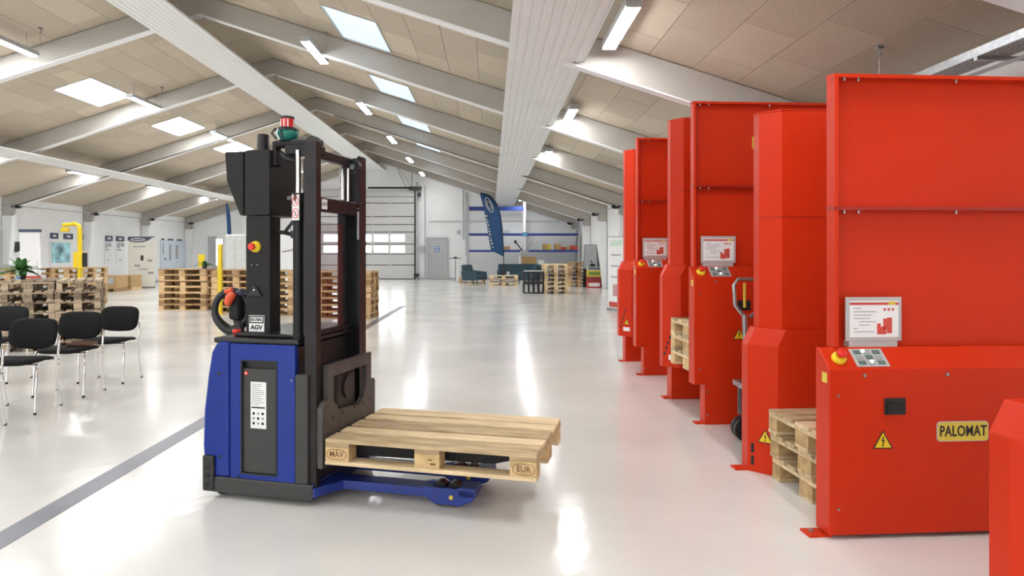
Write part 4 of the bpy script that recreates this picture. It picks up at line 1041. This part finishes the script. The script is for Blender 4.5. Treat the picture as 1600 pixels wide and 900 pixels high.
sgn_ = B(.670, .672, .15, .215, 1.67, 1.728).build('small_sign', PAPER, cb)
text('AGV', .028, INK, sgn_, (.6725, .182, 1.699), (R(90), 0, R(90)))
bx('mast_crossbar', DARK, .66, .70, .05, .75, .13, .22, .006)
# lift cylinder near side with chrome rod, far one too
for v in (.055, .60):
    cyl_ = MB().cyl((.575, v, .90), (.575, v, 1.72), .030, 18).build('lift_cylinder', DARK, T)
    MB().cyl((.575, v, 1.72), (.575, v, 2.0), .016, 14).build('chrome_rod', CHROME, cyl_)
    MB().cyl((.575, v, 1.71), (.575, v, 1.755), .038, 16).build('cylinder_collar', BLACK, cyl_)
    if v < .2:
        lab_ = MB().box(.556, .600, .019, .0235, 1.60, 1.745).build('prohibition_label', PAPER, cyl_)
        for z in (1.638, 1.708):
            ring = [(.578 + .019 * math.cos(q * math.pi / 10), .0182, z + .027 * math.sin(q * math.pi / 10)) for q in range(20)]
            MB().tube(ring, .0022, 5, closed=True).build('prohibition_ring', REDB, lab_)
            MB().tube([(.565, .0182, z + .018), (.591, .0182, z - .018)], .0018, 5).build('prohibition_bar', REDB, lab_); B(.573, .583, .0178, .019, z - .014, z + .012).build('pictogram', GREYP, lab_)
bx('hydraulic_pipe', BLACK, .604, .622, .05, .09, .95, 1.95, .006)
bx('cylinder_bracket', CARR, .48, .60, .09, .28, 1.72, 1.745, .004); bx('cylinder_bracket', CARR, .50, .53, .16, .20, 1.50, 1.72, .004)
# top: chain wheels, chains
MB().cyl((.655, .06, 2.035), (.655, .10, 2.035), .045, 20).build('chain_wheel', BLACK, T)
cw = MB().cyl((.66, .57, 1.965), (.66, .61, 1.965), .047, 20).build('chain_wheel', BLACK, T); MB().cyl((.66, .565, 1.965), (.66, .615, 1.965), .018, 12).build('axle', STEEL, cw)
ch = MB()
for i in range(13):
    z = 1.68 + i * .0225
    ch.box(.686 + .0, .702, .582, .600, z, z + .016).box(.690, .698, .576, .606, z + .006, z + .012)
ch.build('lift_chain', DARK, T); MB().cyl((.645, .54, 1.70), (.645, .54, 1.95), .009, 8).build('chain_rod', CHROME, T)
MB().cyl((.69, .59, 1.50), (.69, .59, 1.70), .008, 8).build('adjust_rod', STEEL, T)
# polycarbonate guard
bx('clear_guard', GLASSM, .600, .606, .10, .70, .95, 1.60, 0)
bx('guard_rail', DARK, .595, .612, .10, .70, .93, .96, .003)
# lamp and sensor head on its arm
bx('sensor_arm', DARK, .38, .66, .12, .20, 2.035, 2.075, .01); bx('sensor_arm', DARK, .46, .66, .10, .22, 1.985, 2.04, .008); bx('arm_post', DARK, .36, .385, .13, .19, 1.93, 2.07, .004)
MB().tube([(.41, .15, 2.0), (.45, .12, 1.97), (.50, .14, 1.95), (.53, .16, 2.0)], .016, 8).build('hose', BLACK, T)
sc_ = MB().lathe([(.035, 0), (.060, .015), (.066, .035), (.064, .060), (.045, .072)], (.440, .16, 2.075), 22).build('scanner_base', TEAL, T)
MB().lathe([(.068, .056), (.069, .066), (.05, .076)], (.440, .16, 2.075), 22).build('scanner_rim', BLACK, sc_)
MB().lathe([(.034, .074), (.038, .128)], (.440, .16, 2.075), 20).build('scanner_drum', REDB, sc_); MB().lathe([(.043, .128), (.043, .140), (.030, .143)], (.440, .16, 2.075), 20).build('scanner_cap', BLACK, sc_)
for q in range(3): MB().tube([(.40 + q * .02, .10, 2.14), (.385 + q * .03, .085, 2.11), (.41 + q * .02, .095, 2.075)], .005, 6).build('cable', (CHAR, PAPER, BLACK)[q], sc_)
for a in (-2.2, -1.5, -.9): MB().box(-.003, .003, -.001, .001, 0, .045, Matrix.Translation((.440 + .0385 * math.cos(a), .16 + .0385 * math.sin(a), 2.153))).build('drum_post', PAPER, sc_)
# control tower
col_ = bx('tower_column', CHAR, .205, .365, .10, .215, .93, 1.632, .006)
bx('tower_box', CHAR, .195, .362, .10, .46, 1.636, 2.02, .006)
MB().prism([(.062, 2.015), (.188, 2.015), (.188, 1.636), (.165, 1.636), (.075, 1.84)], .10, .42, 'y').build('tower_wedge', CHAR, T, bevel=.006)
MB().lathe([(.037, 0), (.035, .095), (.03, .10)], (.275, .17, 2.02), 20).build('antenna_cap', BLACK, T)
st = MB().lathe([(.034, 0), (.032, .014), (.02, .016)], (0, 0, 0), 20, Matrix.Translation((.272, .10, 1.452)) @ Matrix.Rotation(R(90), 4, 'X')).build('stop_collar', YEL, T)
MB().lathe([(.010, .014), (.010, .03), (.021, .032), (.021, .046), (.016, .05)], (0, 0, 0), 18, Matrix.Translation((.268, .10, 1.452)) @ Matrix.Rotation(R(90), 4, 'X')).build('stop_button', REDB, st)
for u in (.245, .282): MB().cyl((u, .097, 1.345), (u, .101, 1.345), .004, 8).build('screw', STEEL, col_)
kz = 1.195
kb = MB().prism([(0.225, kz - .03), (.315, kz - .03), (.285, kz + .02), (.265, kz + .035), (.25, kz + .01)], .085, .10, 'y').build('key_switch', BLACK, T, bevel=.003); MB().cyl((.273, .078, kz + .005), (.273, .088, kz + .005), .006, 10).build('key_barrel', CHROME, kb)
lg = bx('logo_plate', PAPER, .228, .328, .0975, .10, .955, 1.05, 0)
bfr = MB()
for (u0, u1, z0, z1) in ((.231, .325, 1.040, 1.047), (.231, .325, 1.004, 1.011), (.231, .237, 1.004, 1.047), (.319, .325, 1.004, 1.047)): bfr.box(u0, u1, .0965, .0975, z0, z1)
bfr.build('logo_frame', INK, lg)
text('GLOBAL', .024, INK, lg, (.278, .0965, 1.0255), FRONT, bold=.0006, sx=.86); text('AGV', .036, INK, lg, (.278, .0965, .979), FRONT, bold=.0012, sx=1.05)
MB().tube([(.15, .28, 1.57), (.17, .25, 1.575), (.21, .22, 1.57)], .008, 8).build('side_lever', DARK, T)
# linkage between tower and mast
MB().tube([(.36, .17, 1.54), (.42, .17, 1.535), (.55, .20, 1.50)], .012, 8).build('linkage_arm', BLACK, T); bx('camera_box', BLACK, .47, .56, .14, .22, 1.50, 1.60, .01); MB().cyl((.50, .13, 1.56), (.50, .145, 1.56), .018, 12).build('camera_lens', STEEL, T); MB().cyl((.53, .15, 1.60), (.53, .15, 1.66), .018, 10).build('cable_gland', CHROME, T)
MB().tube([(.42, .16, 1.53), (.45, .15, 1.56), (.48, .16, 1.60), (.52, .14, 1.58), (.56, .15, 1.52)], .010, 8).build('cable_loop', BLACK, T)
# red emergency button on deck
bt = MB().lathe([(.016, 0), (.016, .012), (.024, .014), (.024, .034), (.018, .038)], (.13, .12, .925), 18).build('deck_button', REDB, T)
# tiller
tl = MB().tube([(.03, .30, .90), (.025, .30, .97), (.0, .32, 1.00)], .030, 12).build('tiller_stem', BLACK, T)
ring = []
cu, cv, cz_, = -.03, .30, 1.055
ax = Vector((.96, .28, 0))
for q in range(28):
    a = 2 * math.pi * q / 28
    rx, rz_ = .105 * math.cos(a), .125 * math.sin(a)
    if rz_ < 0: rx *= 1 - .35 * (abs(rz_) / .125) ** 2
    p = Vector((cu, cv, cz_)) + ax * rx + Vector((0, 0, rz_)); ring.append(p)
MB().tube(ring, [.021 + (.012 if 14 < q < 28 else 0) * math.sin((q - 14) / 14 * math.pi) for q in range(28)], 12, closed=True).build('tiller_loop', BLACK, T)
hd_ = bx('tiller_head', CHAR, -.03, .045, .26, .34, 1.0, 1.15, .02, seg=3)
MB().tube([(-.02, .245, 1.10), (.0, .24, 1.14), (.02, .25, 1.17)], [.022, .030, .020], 12).build('throttle_wing', ORG, hd_); MB().tube([(.01, .30, 1.16), (.055, .29, 1.175)], .022, 12).build('throttle_wing', NAVYP, hd_); MB().tube([(-.04, .25, 1.175), (.01, .25, 1.192)], .014, 10).build('horn_button', ORG, hd_)
# fork carriage
car = []
def ring_plate(name, outer, hole, u0, u1, m):
    # outer and hole are matching loops in (v,z)
    n_ = len(outer); vs = [(u0, *p) for p in outer] + [(u0, *p) for p in hole] + [(u1, *p) for p in outer] + [(u1, *p) for p in hole]; fs = []
    for i in range(n_):
        j = (i + 1) % n_
        fs += [(i, i + n_, j + n_, j), (i + 2 * n_, j + 2 * n_, j + 3 * n_, i + 3 * n_), (i, j, j + 2 * n_, i + 2 * n_), (i + n_, i + 3 * n_, j + 3 * n_, j + n_)]
    return MB().add(vs, fs).build(name, m, T)
outer = [(.02, .21), (.02, .545), (.04, .575), (.085, .585), (.085, .775), (.67, .775), (.67, .60), (.71, .60), (.73, .58), (.73, .21)]
hole = [(.22, .50), (.20, .53), (.16, .56), (.155, .60), (.155, .705), (.60, .705), (.60, .62), (.58, .55), (.54, .50), (.48, .47)]
ring_plate('fork_carriage', outer, hole, .715, .745, CARR)
bx('carriage_side', CARR, .67, .717, .018, .045, .22, .555, .008)
bx('carriage_motor', BLACK, .665, .71, .26, .52, .45, .70, .03); MB().cyl((.705, .40, .60), (.722, .40, .60), .07, 20).build('carriage_pulley', BLACK, T)
for v in (.14, .26, .42, .54, .66): MB().cyl((.744, v, .47), (.747, v, .47), .009, 10).build('hole', INK, T)
for v0 in (.145, .525):
    fk = MB(); fk.prism([(.742, .21), (.745, .34), (.80, .335), (1.80, .335), (1.88, .332), (1.88, .322), (1.70, .275), (.80, .262), (.765, .245)], v0, v0 + .13, 'y'); fk.build('fork', CHAR, T, bevel=.003)
# straddle legs
for s_, (v0, v1) in enumerate(((.135, .285), (.505, .655))):
    m = MB()
    if s_ == 0: m.prism([(.60, -.005), (.71, -.005), (.80, .17), (1.40, .17), (1.40, .29), (.60, .29)], .055, .105, 'z')
    else: m.prism([(.60, .66), (.60, .52), (1.40, .52), (1.40, .64), (.80, .64), (.71, .74), (.60, .74)], .055, .105, 'z')
    va, vb = (.165, .30) if s_ == 0 else (.51, .65)
    for (c_, d_) in ((va, va + .03), (vb - .03, vb)):
        m.prism([(1.26, .105), (1.30, .055), (1.36, .02), (1.50, .02), (1.57, .05), (1.59, .095), (1.56, .112), (1.30, .112)], c_, d_, 'y')
    m.box(1.49, 1.585, va, vb, .07, .12)
    lg_ = m.build('straddle_leg', BLUED, T, bevel=.003)
    for u in (1.37, 1.455): MB().cyl((u, va + .035, .048), (u, vb - .035, .048), .047, 20).build('roller', mat('roller_%d_%d' % (s_, int(u * 100)), (.12, .07, .05), .4), lg_) ; 
    for u in (1.37, 1.455): MB().cyl((u, va + .034, .10), (u, vb - .034, .10), .036, 18).build('upper_roller', BROWNST, lg_)
    MB().cyl((1.45, va - .004, .065), (1.45, va + .002, .065), .012, 12).build('axle_bolt', YELPLATE, lg_)
bx('leg_crossbeam', BLUED, .60, .70, -.003, .79, .04, .125, .004)
# drive wheel under body
MB().cyl((.2, .35, .09), (.2, .45, .09), .09, 20).build('drive_wheel', BLACK, T); MB().cyl((.08, .05, .05), (.08, .09, .05), .05, 16).build('castor', BLACK, T); MB().cyl((.08, .70, .05), (.08, .74, .05), .05, 16).build('castor', BLACK, T)

# ------------------------------------------------------------------ pallet on the forks
c, s_ = math.cos(TR), math.sin(TR)
pu, pv = .758 + .6, .024 + .4
PR = R(-14.2)
pp = new_pallet('full', 'new', (-1.665 + c * pu - s_ * pv, 4.02 + s_ * pu + c * pv + .0, .236), TR, 'pale wooden pallet carried on the forks of the blue truck', None)
def stamp(u, txt):
    ring = [(u + .058 * math.copysign(abs(math.cos(q * math.pi / 12)) ** .7, math.cos(q * math.pi / 12)), -.4008, .061 + .028 * math.copysign(abs(math.sin(q * math.pi / 12)) ** .7, math.sin(q * math.pi / 12))) for q in range(24)]
    r_ = MB().tube(ring, .0014, 5, closed=True).build('stamp_outline', BRAND, pp); text(txt, .046, BRAND, r_, (u, -.4012, .061), FRONT, sx=.9, ext=.0004, bold=.0003)
stamp(-.53, 'M\u00c1V'); stamp(.53, 'EUR')
B(.02, .05, -.4012, -.4, .045, .055).build('stamp_mark', BRAND, pp); B(.01, .03, -.4012, -.4, .068, .075).build('stamp_mark', BRAND, pp)
